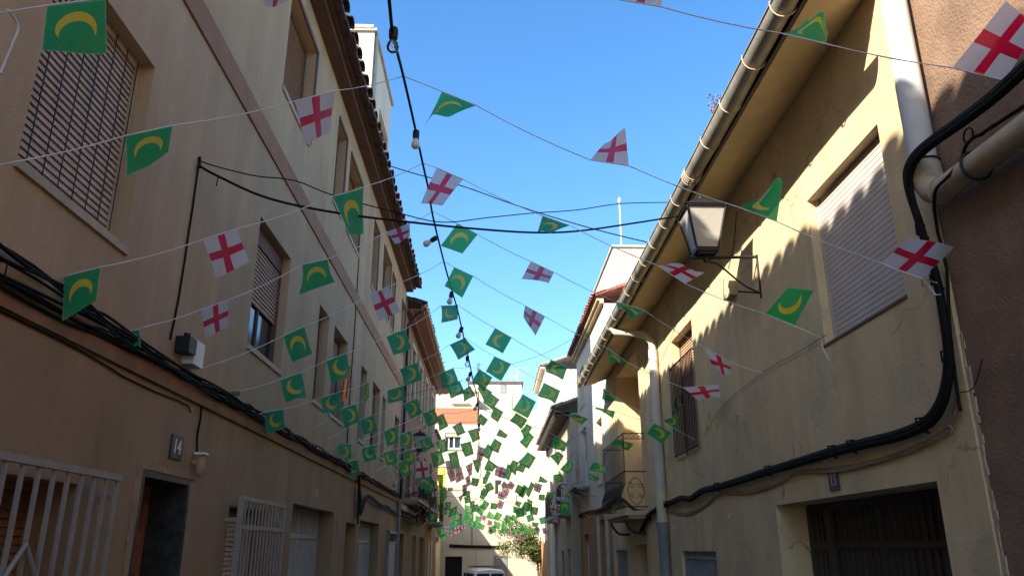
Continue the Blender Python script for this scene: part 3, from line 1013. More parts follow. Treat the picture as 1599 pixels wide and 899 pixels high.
# low side building added, its sloping edge shaped to throw the slanting shadow
t = thing('shadow_building', 'low building added for its slanting shadow beyond the last left house, dark entrance', 'building', (-3.0, 45, -1.4))
mb = MB()
xa = -2.98
prof = [(41.4, 1.62), (48.3, 5.14)]
vs = [(xa, 41.4, -2.5), (xa, 48.3, -2.5), (xa, 48.3, prof[1][1]), (xa, 41.4, prof[0][1])]
vs += [(xa - 5, v[1], v[2]) for v in vs]
mb.add(vs, [(0, 1, 2, 3), (7, 6, 5, 4), (3, 2, 6, 7), (0, 3, 7, 4), (1, 5, 6, 2)])
mb.build('wall', M['grey_wall'], t)
mb = MB(); mb.box(xa + .003, xa + .05, 42, 43.4, -1.4, 1.2); mb.build('door', M['dark_metal'], t)
mb = MB(); mb.obox((xa - 2.5, 44.85, 3.42), (2.6, 0, 0), (0, 3.45, 1.76), (0, -.02, .04)); mb.build('coping', M['concrete'], t)

# yellow banner on mast
t = thing('banner', 'tall bright yellow banner hanging at the far end on the left', 'banner', (-2.93, 41, -1.3))
mb = MB(); mb.tube([(-2.93, 41, -1.3), (-2.93, 41, 5.7)], .04, 8); mb.tube([(-2.93, 41, 5.55), (-2.35, 41, 5.55)], .02, 8); mb.build('mast', M['black_metal'], t)
mb = MB()
vs = []; fs = []
for i in range(13):
    for j in range(5):
        vs.append((-2.86 + .46 * j / 4, 41 + .05 * math.sin(j * 1.7 + i * .5), 5.52 - 2.5 * i / 12))
for i in range(12):
    for j in range(4): fs.append((i * 5 + j, i * 5 + j + 1, i * 5 + j + 6, i * 5 + j + 5))
mb.add(vs, fs, 0, True); mb.build('cloth', M['yellow'], t)
mb = MB()
for rr in (.12, .07):
    mb.tube([(-2.63 + math.cos(a) * rr, 40.93, 3.65 + math.sin(a) * rr) for a in [k * PI / 8 for k in range(17)]], .008, 5)
mb.build('emblem', M['ochre_wall'], t)

# ================================================================== END OF STREET
def facadeY(par, yf, x0, x1, z0, z1, holes, mats, depth=6, name='wall'):
    mb = MB()
    xs = sorted({x0, x1, *[h[0] for h in holes], *[h[1] for h in holes]})
    zs = sorted({z0, z1, *[h[2] for h in holes], *[h[3] for h in holes]})
    for i in range(len(xs) - 1):
        for j in range(len(zs) - 1):
            xm = (xs[i] + xs[i + 1]) / 2; zm = (zs[j] + zs[j + 1]) / 2
            if any(h[0] < xm < h[1] and h[2] < zm < h[3] for h in holes): continue
            mb.quad((xs[i], yf, zs[j]), (xs[i + 1], yf, zs[j]), (xs[i + 1], yf, zs[j + 1]), (xs[i], yf, zs[j + 1]))
    for (xa, xb, za, zb, d) in holes:
        mb.quad((xa, yf, za), (xa, yf, zb), (xa, yf + d, zb), (xa, yf + d, za))
        mb.quad((xb, yf, zb), (xb, yf, za), (xb, yf + d, za), (xb, yf + d, zb))
        mb.quad((xa, yf, zb), (xb, yf, zb), (xb, yf + d, zb), (xa, yf + d, zb))
        mb.quad((xb, yf, za), (xa, yf, za), (xa, yf + d, za), (xb, yf + d, za))
        mb.quad((xa, yf + d, za), (xb, yf + d, za), (xb, yf + d, zb), (xa, yf + d, zb))
    D = yf + depth
    mb.quad((x0, yf, z0), (x0, yf, z1), (x0, D, z1), (x0, D, z0)); mb.quad((x1, yf, z1), (x1, yf, z0), (x1, D, z0), (x1, D, z1))
    mb.quad((x0, yf, z1), (x1, yf, z1), (x1, D, z1), (x0, D, z1)); mb.quad((x0, D, z0), (x0, D, z1), (x1, D, z1), (x1, D, z0))
    return mb.build(name, mats, par)


YE = 48.6
def E_(px, py): p = on_y(px, py, YE); return p.x, p.z
def rectE(x0, y0, x1, y1):
    a = E_(x0, y0); b = E_(x1, y1); return (a[0], b[0], b[1], a[1])
ea = thing('end_house', 'pale rendered house with terracotta brick band closing the end of the street', 'house', (-3, YE, -1.5))
hw = [(*rectE(695, 675, 720, 700), .25), (*rectE(695, 868, 721, 905), .3), (*rectE(715, 803, 719, 815), .15)]
xm_, zb0 = E_(746, 637); zb1 = E_(746, 661)[1]
ztop = E_(720, 612)[1]
facadeY(ea, YE, -9, xm_, -2.6, ztop, hw, [M['end_wall']])
mb = MB(); mb.box(-9, xm_ - .02, YE - .05, YE - .002, zb1, zb0); mb.build('brick_band', M['brick'], ea)
mb = MB(); mb.box(-9.1, xm_ + .05, YE - .12, YE + 6, ztop + .002, ztop + .12); mb.build('coping', M['concrete'], ea)
mb = MB(); a = E_(705, 627); b = E_(733, 631); mb.box(a[0], b[0], YE - .18, YE - .002, b[1], b[1] + .06); mb.build('cornice', M['sill'], ea)
def winY(par, x0, x1, z0, z1, d, mull=(.5,), fr=.06, frame='plastic_white', y=YE, pane='glass'):
    mb = MB()
    mb.box(x0 + .003, x0 + fr, y + d - .06, y + d - .003, z0 + .003, z1 - .003); mb.box(x1 - fr, x1 - .003, y + d - .06, y + d - .003, z0 + .003, z1 - .003)
    mb.box(x0 + fr, x1 - fr, y + d - .06, y + d - .003, z0 + .003, z0 + fr); mb.box(x0 + fr, x1 - fr, y + d - .06, y + d - .003, z1 - fr, z1 - .003)
    for m_ in mull:
        xm = x0 + (x1 - x0) * m_; mb.box(xm - fr * .6, xm + fr * .6, y + d - .06, y + d - .003, z0 + fr, z1 - fr)
    f = mb.build('window_frame', M[frame], par)
    mb = MB(); mb.box(x0 + fr, x1 - fr, y + d - .03, y + d - .02, z0 + fr, z1 - fr); mb.build('pane', M[pane], f)
    return f
x0, x1, z0, z1 = hw[0][:4]
mb = MB(); mb.box(x0 + .02, x1 - .02, YE + .05, YE + .12, z1 - .25, z1 - .01); mb.build('shutter_box', M['sill'], ea)
winY(ea, x0, x1, z0, z1 , .25, (.22, .55), .07)
mb = MB(); mb.box(x0 - .08, x1 + .08, YE - .08, YE - .002, z0 - .09, z0 - .005); mb.build('sill', M['sill'], ea)
x0, x1, z0, z1 = hw[1][:4]
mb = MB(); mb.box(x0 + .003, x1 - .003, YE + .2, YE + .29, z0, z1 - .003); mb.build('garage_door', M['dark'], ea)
x0, x1, z0, z1 = hw[2][:4]
mb = MB(); mb.box(x0 - .3, x1, YE - .02, YE - .002, z1, z1 + .05); mb.box(x1, x1 + .06, YE - .02, YE - .002, z0 - .5, z1 + .05); mb.box(x0 - .3, x1, YE - .04, YE - .002, z0 - .4, z0 - .2); mb.build('window_frame', M['black_metal'], ea)
a = E_(699, 761); b = E_(707, 765)
mb = MB(); mb.box(a[0], b[0], YE - .05, YE - .002, b[1], a[1]); mb.build('vent', M['dark_metal'], ea)
b2 = E_(722, 765)
mb = MB(); mb.box(b[0] + .02, b2[0], YE - .06, YE - .002, b2[1], a[1]); mb.build('sill', M['sill'], ea)

eb = thing('end_house', 'tall white house with flat roof and aerials at the end of the street', 'house', (1, YE, -1.5))
hb = [(*rectE(773, 749, 783, 771), .25), (*rectE(806, 773, 816, 786), .2)]
zt2 = E_(790, 640)[1]
facadeY(eb, YE, xm_ + .01, 7, -2.6, zt2, hb, [M['end_wall']], name='wall')
pe = on_y(765, 599, 52); pf = on_y(815, 599, 52)
mb = MB(); mb.box(-1.6, pf.x, 52, 57, zt2 - 2, pe.z); mb.build('penthouse', M['white_wall'], eb)
mb = MB(); mb.box(-1.7, pf.x + .1, 51.9, 57.1, pe.z + .002, pe.z + .16); mb.build('coping', M['tile_dark'], eb)
a = on_y(781, 601, 52); b = on_y(790, 613, 52)
mb = MB(); mb.box(a.x, b.x, 51.95, 51.998, b.z, a.z); mb.build('shutter', M['pipe_grey'], eb)
x0, x1, z0, z1 = hb[0][:4]
winY(eb, x0, x1, z0, z1, .25, (), .05, 'grey_metal')
mb = MB(); mb.box(x0 + .2, x1 + .02, YE - .15, YE - .02, z0 - .0, z1 - .3); mb.build('blind', M['sill'], eb)
x0, x1, z0, z1 = hb[1][:4]
winY(eb, x0, x1, z0, z1, .2, (), .05, 'grey_metal')
mb = MB()
for k in range(5): mb.box(x0 + .05, x1, YE + .04, YE + .1, z0 + .05 + k * (z1 - z0) / 5, z0 + .12 + k * (z1 - z0) / 5)
mb.build('blind', M['plastic_white'], eb)
a = E_(771, 867); b = E_(792, 905)
mb = MB(); mb.box(a[0], b[0], YE - .03, YE - .002, b[1], a[1]); mb.build('grey_door_patch', M['pipe_grey'], eb)
mb = MB()
z = E_(750, 852)[1]
for k in range(3): mb.tube(smooth_path([(E_(702, 850)[0], YE - .05, z + .08 - k * .06), (-1.2, YE - .07, z + .02 - k * .05), (E_(792, 852)[0], YE - .05, z - k * .05)], 5, .0), .04, 6)
mb.tube([(E_(737, 852)[0], YE - .05, z), (E_(737, 800)[0], YE - .05, z + 2.2)], .02, 6)
tag(mb.build('cable_bundle', M['black_cable'], at=(-1, YE, z)), 'horizontal black cables across the pale wall at the end of the street', 'cables')
mb = MB()
mb.tube(catenary(on_y(740, 632, 46), on_y(840, 668, 40), .1), .02, 5); mb.tube(catenary(on_y(660, 769, 45), on_y(812, 785, 45), .05), .012, 5)
tag(mb.build('overhead_wire', M['black_cable'], at=(0, 45, 8)), 'thin wires crossing in front of the white end house', 'wire')


def aerial(px, pyt, pyb, y, label, arms=5, w=.5, mat='concrete', r=.03):
    a = on_y(px, pyb, y); b = on_y(px, pyt, y)
    t = thing('tv_aerial', label, 'aerial', a, 'television aerials on the roofs')
    mb = MB(); mb.tube([a, (a.x, a.y, b.z)], r, 6); mb.build('mast', M[mat], t)
    mb = MB()
    for k in range(arms):
        z = b.z - .15 - k * (b.z - a.z) * .12
        ww = w * (1 - .1 * k)
        mb.tube([(a.x - ww, a.y - .1, z), (a.x + ww, a.y + .1, z + .05)], r * .5, 5)
    mb.tube([(a.x - w * .6, a.y, b.z - .1), (a.x - w * .2, a.y, b.z - .7)], r * .5, 5)
    mb.build('elements', M[mat], t)


aerial(808, 572, 603, 52, 'pale aerial with crossbars on the white end house roof', 5, .8, 'sill')
aerial(798, 584, 603, 53, 'shorter aerial mast standing left of the pale crossed aerial', 3, .5, 'sill')
aerial(747, 566, 632, 50, 'dark thin mast above the middle of the street end', 3, .2, 'black_metal')
aerial(687, 562, 625, 49.5, 'dark aerial with short bars beside the brown boarded eave', 6, .3, 'black_metal')

# ================================================================== VAN
vy = 44.5
ang = R(12)
t = thing('parked_van', 'white van with roof rack and dark windows parked at the street end', 'van', (-.08, vy, gz(vy)))
vo = Vector((-.08, vy, gz(vy)))
vr = Vector((math.cos(ang), math.sin(ang), 0)); vf = Vector((-math.sin(ang), math.cos(ang), 0)); vz = Vector((0, 0, 1))
VP = lambda x, y, z: vo + vr * x + vf * y + vz * (z * 1.07)
sec = [(-.98, .35), (-1.0, .95), (-.93, 1.12), (-.80, 1.68), (-.68, 1.80), (0, 1.86), (.68, 1.80), (.80, 1.68), (.93, 1.12), (1.0, .95), (.98, .35)]
mb = MB()
ys_ = [(-.05, .93), (0, .98), (.1, 1), (2.6, 1), (3.1, .97), (3.15, .62), (4.2, .56), (4.35, .5)]
vs = []
for (yy, s_) in ys_:
    for (x, z) in sec:
        zz = .35 + (z - .35) * s_ if yy > 3.12 else z - (1 - s_) * .5
        vs.append(VP(x * (1 if yy > .05 else .98), yy, zz))
k_ = len(sec)
fs = [(i * k_ + j, i * k_ + j + 1, (i + 1) * k_ + j + 1, (i + 1) * k_ + j) for i in range(len(ys_) - 1) for j in range(k_ - 1)]
fs += [tuple(range(k_)), tuple(range((len(ys_) - 1) * k_, len(ys_) * k_))[::-1]]
mb.add(vs, fs); mb.build('body', M['car_white'], t)
for nm, xs_ in (('rear_window', (-.72, -.05)), ('rear_window', (.05, .72))):
    mb = MB(); c = VP((xs_[0] + xs_[1]) / 2, -.062, 1.4); mb.obox(c, vr * ((xs_[1] - xs_[0]) / 2), vf * .02, vz * .25); mb.build(nm, M['glass'], t)
for s_ in (-1, 1):
    for ya in (.4, 1.5, 2.5):
        mb = MB(); mb.obox(VP(s_ * .875, ya + .3, 1.41), vr * .02 - vz * 0, vf * (.45 if ya < 2 else .3), vz * .22 - vr * (s_ * .05)); mb.build('side_window', M['glass'], t)
    mb = MB(); mb.obox(VP(s_ * .88, -.03, 1.0), vr * .05, vf * .04, vz * .2); mb.build('tail_light', M['lamp_red'], t)
    for ya in (.75, 3.4):
        mb = MB(); mb.tube([VP(s_ * .82, ya, .32), VP(s_ * .99, ya, .32)], .32, 18); wl = mb.build('wheel', M['tyre'], t)
        mb = MB(); mb.tube([VP(s_ * .985, ya, .32), VP(s_ * 1.0, ya, .32)], .19, 14); mb.build('rim', M['pipe_grey'], wl)
mb = MB()
for s_ in (-1, 1): mb.tube([VP(s_ * .66, .2, 1.93), VP(s_ * .66, 2.8, 1.93)], .02, 6)
for yy in (.3, 1.1, 1.9, 2.7): mb.tube([VP(-.7, yy, 1.94), VP(.7, yy, 1.94)], .02, 6)
mb.build('roof_rack', M['black_metal'], t)
mb = MB(); mb.obox(VP(0, -.1, .48), vr * .95, vf * .07, vz * .1); mb.build('bumper', M['dark_metal'], t)
mb = MB(); mb.obox(VP(0, -.065, .78), vr * .26, vf * .01, vz * .06); mb.build('licence_plate', M['plastic_white'], t)

# ================================================================== RIGHT SIDE
XR = 3.2
RX = lambda o: XR - o
# nearest: pink-brown house
p1 = thing('terraced_house', 'rough pinkish brown house wall at the right edge', 'house', (XR, 0, 0))
facade(p1, 3.225, -1, -8, 5.13, -2.4, 9.5, [(.8, 2.0, 3.4, 5.2, .2)], [M['pink']], name='wall')
window(p1, 3.225, -1, .8, 2.0, 3.4, 5.2, .2, 1, 'shutter_brown')
mb = MB()
z = -.3
while z < 3.0:                                      # crumbling strip of old render along the joint
    hgt = random.uniform(.02, .07)
    mb.box(3.2235, 3.214 + random.uniform(-.004, .004), 5.115 - random.uniform(-.015, .02), 5.139, z, z + hgt - .002)
    z += hgt
mb.build('plaster_edge', M['sill'], p1)
t_ = thing('wall_pipe', 'white gutter pipe dropping along the house joint and turning along the pink wall', 'pipe', (3.1, 4.9, 4))
mb = MB()
mb.tube([(3.1, 5.02, 9.2), (3.1, 5.0, 4.22)], .095, 16)
mb.build('upper_pipe', M['pipe_white'], t_)
mb = MB()
mb.tube([(3.1, 5.0, 4.22), (3.1, 4.99, 4.10), (3.1, 4.93, 4.0), (3.1, 4.85, 3.955)], [.104, .108, .106, .10], 16)
mb.tube([(3.1, 4.95, 3.99), (3.1, 4.86, 3.95), (3.1, 2.0, 3.87), (3.1, -2, 3.8)], .085, 16)
mb.build('lower_pipe', M['sill'], t_)
for y in (4.45, 3.4):
    mb = MB(); mb.tube([(3.1 + .1 * math.cos(a), y, 3.935 + .1 * math.sin(a)) for a in [k * PI / 8 for k in range(17)]], .01, 5); mb.build('clamp', M['black_metal'], t_)
mb = MB()
mb.tube([(3.1 + .106 * math.cos(a), 5.0 + .106 * math.sin(a), 4.24) for a in [k * PI / 8 for k in range(17)]], .008, 5)
mb.build('clamp', M['black_metal'], t_)

# cream house number 15
r1 = thing('terraced_house', 'cream plastered house with zinc gutter, wall lantern and dark garage, right side', 'house', (XR, 12, 0))
hr = [(5.7, 7.24, 3.46, 4.97, .14), (12.1, 13.6, 3.05, 5.12, .2), (5.7, 9.07, -.6, 2.06, .4), (11.7, 13.8, .7, 1.56, .2),
      (16.9, 20.0, 2.42, 5.8, .8), (16.9, 18.3, -1, 1.68, .3), (19.4, 21.2, .5, 1.56, .2)]
facade(r1, XR, -1, 5.15, 21.6, -2.4, 6.14, hr, [M['cream']], name='wall')
# big shutter
a, b, c, d, e = hr[0]
mb = MB()
mb.box(RX(-e + .003), RX(-e + .04), a + .002, a + .03, c, d - .002); mb.box(RX(-e + .003), RX(-e + .05), b - .035, b - .002, c, d - .002)
mb.box(RX(-e + .003), RX(-e + .02), a + .035, b - .035, d - .1, d - .002)
f = mb.build('window_frame', M['shutter_grey'], r1)
mb = MB(); slats(mb, RX, a + .03, b - .03, c + .002, d - .06, -e + .04, pitch=.052, tilt=.0016, th=.0035, cov=.975); mb.build('roller_shutter', M['shutter_grey'], f)
mb = MB(); mb.box(RX(-.08), RX(.012), a - .02, b + .04, c - .022, c + .001); mb.build('sill', M['brown_wood'], r1)
# balcony window with bars
a, b, c, d, e = hr[1]
window(r1, XR, -1, a, b, c, d, e, 1, 'shutter_tan', frame='brown_wood', sill=False)
mb = MB()
for z in (c + .05, 4.62, 3.85): mb.tube([(RX(.05), a - .05, z), (RX(.05), b + .05, z)], .014, 6)
for k in range(17):
    y = a - .03 + (b - a + .06) * k / 16
    mb.tube([(RX(.05), y, c + .03), (RX(.05), y, 4.62)], .008, 5)
for k in range(6):
    y = a + .12 + (b - a - .24) * k / 5
    mb.tube([(RX(.05), y + .08 * math.cos(s), 3.95 + .10 * math.sin(s)) for s in [j * PI / 5 for j in range(11)]], .007, 5)
mb.tube([(RX(0), a - .05, 4.62), (RX(.05), a - .05, 4.62)], .012, 5); mb.tube([(RX(0), b + .05, 4.62), (RX(.05), b + .05, 4.62)], .012, 5)
mb.build('railing', M['black_metal'], r1)
garage(r1, RX, 5.7, 9.07, 2.06, .4, M['dark_metal'], trans=.46, rib=.13)
mb = MB(); mb.box(RX(-.35), RX(-.3), 8.4, 8.5, -.6, 2.0); mb.build('garage_post', M['dark_metal'], r1)
a, b, c, d, e = hr[3]
window(r1, XR, -1, a, b, c, d, e, .6, 'shutter_grey', frame='grey_metal', sill=False)
mb = MB()
for k in range(13):
    y = a + .08 + (b - a - .16) * k / 12
    mb.box(RX(-.06), RX(-.03), y - .016, y + .016, c + .004, d - .004)
mb.box(RX(-.066), RX(-.025), a + .004, b - .004, d - .12, d - .08); mb.build('window_grille', M['pipe_grey'], r1)
a, b, c, d, e = hr[4]
window(r1, XR, -1, 17.5, 18.9, c, 4.5, e, 1, 'shutter_grey', frame='shutter_grey', sill=False)
a, b, c, d, e = hr[5]
mb = MB(); mb.box(RX(-e + .003), RX(-e + .04), a + .003, b - .003, c, d - .003)
for z in (-.5, .5): mb.box(RX(-e + .04), RX(-e + .05), a + .2, b - .2, z, z + .8)
mb.build('door', M['shutter_brown'], r1)
a, b, c, d, e = hr[6]
window(r1, XR, -1, a, b, c, d, e, 1, 'shutter_grey', frame='grey_metal', sill=False)
mb = MB()
for k in range(11):
    y = a + .08 + (b - a - .16) * k / 10
    mb.box(RX(-.06), RX(-.035), y - .015, y + .015, c + .004, d - .004)
mb.build('window_grille', M['pipe_grey'], r1)
plate(r1, RX, -1, 7.42, 2.20, .22, .17, '15', M['plate_dark'], M['concrete'], .15)
# eave: sloped soffit boards, gutter with straps, tiles
Y0, Y1 = 5.3, 21.7
mb = MB()
mb.add([(3.2, Y0, 6.13), (3.2, Y1, 6.13), (2.90, Y1, 6.02), (2.90, Y0, 6.02), (3.2, Y0, 6.2), (3.2, Y1, 6.2), (2.90, Y1, 6.09), (2.90, Y0, 6.09)],
       [(0, 3, 2, 1), (4, 5, 6, 7), (3, 7, 6, 2), (0, 4, 7, 3), (1, 2, 6, 5)])
mb.add([(2.89, Y0, 6.00), (2.89, Y1, 6.00), (2.60, Y1, 5.93), (2.60, Y0, 5.93), (2.89, Y0, 6.1), (2.89, Y1, 6.1), (2.60, Y1, 6.05), (2.60, Y0, 6.05)],
       [(0, 3, 2, 1), (4, 5, 6, 7), (3, 7, 6, 2), (0, 4, 7, 3), (1, 2, 6, 5), (0, 1, 5, 4)])
mb.build('soffit', M['cream_plain'], r1)
mb = MB(); mb.box(2.565, 2.597, Y0, Y1, 5.935, 6.16); mb.build('gap_light_stop', M['dark_metal'], r1)  # dark board added to stop sun in the gap behind the gutter
mb = MB(); tiles(mb, 2.47, -1, Y0, Y1, 6.08, pitch=12, length=4.4, sp=.34, r=.12, hf=.5); mb.build('roof', M['tile_dark'], r1)
mb = MB()
n = 12
vs = []; fs = []
gy = [Y0 - .35 + k * (Y1 - Y0 + .45) / 24 for k in range(25)]
for i, y in enumerate(gy):
    sag = .012 * math.sin(i * 1.3) + .004 * (i % 3)
    for rr in (.105, .098):
        for k in range(n + 1):
            a_ = PI + PI * k / n
            vs.append((2.465 + rr * math.cos(a_), y, 6.03 + sag + rr * 1.15 * math.sin(a_)))
w_ = 2 * (n + 1)
for i in range(len(gy) - 1):
    for k in range(n):
        fs.append((i * w_ + k, i * w_ + k + 1, (i + 1) * w_ + k + 1, (i + 1) * w_ + k))
        o2 = n + 1
        fs.append((i * w_ + o2 + k, (i + 1) * w_ + o2 + k, (i + 1) * w_ + o2 + k + 1, i * w_ + o2 + k + 1))
mb.add(vs, fs, 0, True)
mb.tube([(2.36, Y0 - .35, 6.04), (2.36, Y1 + .1, 6.04)], .012, 8)
for (i, s) in ((0, 1), (len(gy) - 1, -1)):
    ring = [vs[i * w_ + k] for k in range(n + 1)]
    mb.add(ring, [tuple(range(n + 1))])
g = mb.build('gutter', M['zinc'], r1)
y = 5.5
k = 0
while y < Y1:
    mb = MB()
    for dy in ((0, .05, .1, .16) if k == 4 else (0,)):
        mb.tube([(2.465 + .113 * math.cos(a_), y + dy + .05 * math.sin(a_ * .5), 6.03 + .13 * math.sin(a_)) for a_ in [PI * .92 + PI * 1.16 * j / 12 for j in range(13)]], .008, 5)
    mb.build('gutter_strap', M['sill'], g)
    y += .78; k += 1
# downpipe with swan neck
mb = MB()
mb.tube([(2.47, 15.6, 5.95), (2.52, 15.5, 5.82), (2.78, 15.1, 5.70), (3.0, 14.85, 5.58), (3.1, 14.75, 5.42), (3.1, 14.72, 5.2)], .075, 14)
mb.build('swan_neck', M['pipe_cream'], r1)
mb = MB(); mb.tube([(3.1, 14.72, 5.25), (3.1, 14.72, 2.62)], .092, 16); mb.tube([(3.1, 14.72, 3.9), (3.1, 14.72, 3.94)], .1, 16); dp = mb.build('downpipe', M['pipe_white'], r1)
mb = MB(); mb.tube([(3.1, 14.72, 2.62), (3.1, 14.72, 2.02)], .1, 16); mb.build('middle_section', M['pipe_cream'], dp)
mb = MB(); mb.tube([(3.1, 14.72, 2.05), (3.1, 14.72, 1.98), (3.1, 14.72, 1.90), (3.1, 14.72, -.4)], [.125, .125, .1, .1], 16); mb.tube([(3.1, 14.72, 1.72), (3.1, 14.72, 1.64)], .112, 16); mb.build('iron_section', M['pipe_grey'], dp)
# balcony on cream house
ba = balcony(r1, RX, 16.5, 19.5, 2.33, .46, .78, M['black_metal'], M['cream_plain'], sp=.13, scroll=True, frame=3.9, belly=.10, r=.008)
mb = MB(); mb.tube(smooth_path([(RX(.0), 16.9, 1.9), (RX(.25), 16.9, 1.92), (RX(.38), 16.9, 2.05), (RX(.42), 16.9, 2.16)], 5), .025, 8); mb.build('bracket', M['dark_metal'], ba)
mb = MB(); mb.tube(smooth_path([(RX(.0), 18.9, 1.9), (RX(.25), 18.9, 1.92), (RX(.38), 18.9, 2.05), (RX(.42), 18.9, 2.16)], 5), .025, 8)
mb.build('bracket', M['dark_metal'], ba)
# brackets and insulators on wall
for y, z in ((10.75, 2.02), (14.05, 1.93), (15.3, 1.95)):
    mb = MB(); mb.tube([(RX(0), y, z), (RX(.05), y, z), (RX(.06), y, z - .02)], .014, 6); mb.tube([(RX(.05), y, z - .04), (RX(.05), y, z + .03)], .022, 8); mb.build('insulator', M['sill'], r1)
# thick cables on cream wall
mb = MB()
px = [(1000, 830), (1012, 805), (1030, 792), (1050, 783), (1064, 777), (1078, 778), (1096, 766), (1120, 760), (1160, 748), (1200, 735), (1250, 720), (1300, 705), (1350, 692), (1400, 680), (1440, 664), (1462, 643), (1476, 610), (1481, 560), (1474, 500), (1463, 440), (1449, 390), (1433, 340), (1420, 300), (1418, 270), (1430, 245), (1455, 222), (1500, 190), (1550, 152), (1599, 108), (1700, 20)]
for k in range(5):
    pts = []
    for (x, y) in px:
        o = .05 + (.02 if k % 2 else 0)
        if y < 290 and x > 1405: o = .22 + (.02 if k % 2 else 0)
        elif y < 400 and x > 1405: o = .1 + .12 * (400 - y) / 110
        pp = on_x(x, y, RX(o)); pp.z += (k - 2) * .013; pp.y += (k - 2) * .009 + random.uniform(-.006, .006)
        pts.append(pp)
    mb.tube(smooth_path(pts, 4), .0215, 8)
for (x, y) in ((1040, 787), (1120, 760), (1200, 735), (1300, 705), (1330, 697), (1440, 664), (1480, 560), (1463, 440), (1440, 362)):
    pp = on_x(x, y, RX(.07)); mb.tube([pp + Vector((.03, -.03, -.06)), pp + Vector((-.04, 0, -.02)), pp + Vector((-.04, 0, .05)), pp + Vector((.04, .02, .06))], .009, 5)
tag(mb.build('cable_bundle', M['black_cable'], at=(XR, 8, 2.4)), 'thick black cable bundle sweeping across and up the cream wall, right side', 'cables')
mb = MB()
for k in range(4):
    pts = [(1035, 795), (1070, 800), (1100, 790), (1125, 770), (1170, 768), (1220, 752), (1245, 735), (1300, 733), (1360, 722), (1420, 700), (1470, 676), (1490, 660 - 10 * k), (1500, 625)]
    q = []
    for i, (x, y) in enumerate(pts):
        pp = on_x(x, y, RX(.02)); pp.z += random.uniform(-.02, .02) + (k - 1.5) * .008; q.append(pp)
    mb.tube(smooth_path(q, 4), .006, 5)
pp = on_x(1480, 672, RX(.03))
mb.tube([pp + Vector((0, .06 * math.cos(a_), .03 * math.sin(a_))) for a_ in [j * PI / 6 for j in range(11)]], .006, 5)
tag(mb.build('loose_cables', M['beige_cable'], at=(XR, 8, 2.3)), 'thin beige cables sagging under the black bundle over number 15', 'cables')
mb = MB()
mb.tube(smooth_path([on_x(1599, 165, 3.06), on_x(1540, 205, 3.05), on_x(1512, 222, 3.05), on_x(1500, 250, 3.06), on_x(1478, 278, 3.0), on_x(1460, 300, 3.0), on_x(1462, 350, 3.1), on_x(1478, 420, 3.15), on_x(1484, 520, 3.15), on_x(1496, 620, 3.17), on_x(1500, 640, 3.17)], 5, .004), .012, 6)
mb.tube(smooth_path([on_x(1500, 612, 3.17), on_x(1520, 605, 3.19), on_x(1534, 560, 3.2)], 4), .004, 5)
mb.tube([on_x(1512, 212, 3.04) + Vector((0, .05 * math.cos(a_), .05 * math.sin(a_))) for a_ in [j * PI / 6 for j in range(13)]], .006, 5)
tag(mb.build('wall_cable', M['black_cable'], at=(XR, 5, 4)), 'thin dark cable down the joint between cream and pink walls', 'cable')
mb = MB()
mb.tube(smooth_path([on_x(1292, 523, 3.19), on_x(1285, 526, 3.18), on_x(1240, 553, 3.18), on_x(1190, 582, 3.18), on_x(1130, 632, 3.18), on_x(1098, 680, 3.18)], 4, .003), .003, 5)
mb.tube(smooth_path([on_x(1150, 330, 3.19), on_x(1146, 380, 3.19), on_x(1137, 420, 3.19)], 4, .003), .005, 5)
tag(mb.build('wall_cable', M['black_cable'], at=(XR, 9, 3)), 'thin wire slanting from the grey shutter sill down the cream wall', 'cable')
# small plaster box behind lantern bracket
mb = MB(); a = on_x(1143, 465, XR); mb.box(RX(.002), RX(.09), a.y - .22, a.y + .08, a.z - .02, a.z + .28)
tag(mb.build('wall_box', M['cream_plain'], at=(XR, a.y, a.z)), 'small cream box on the wall behind the lantern bracket', 'electric box')


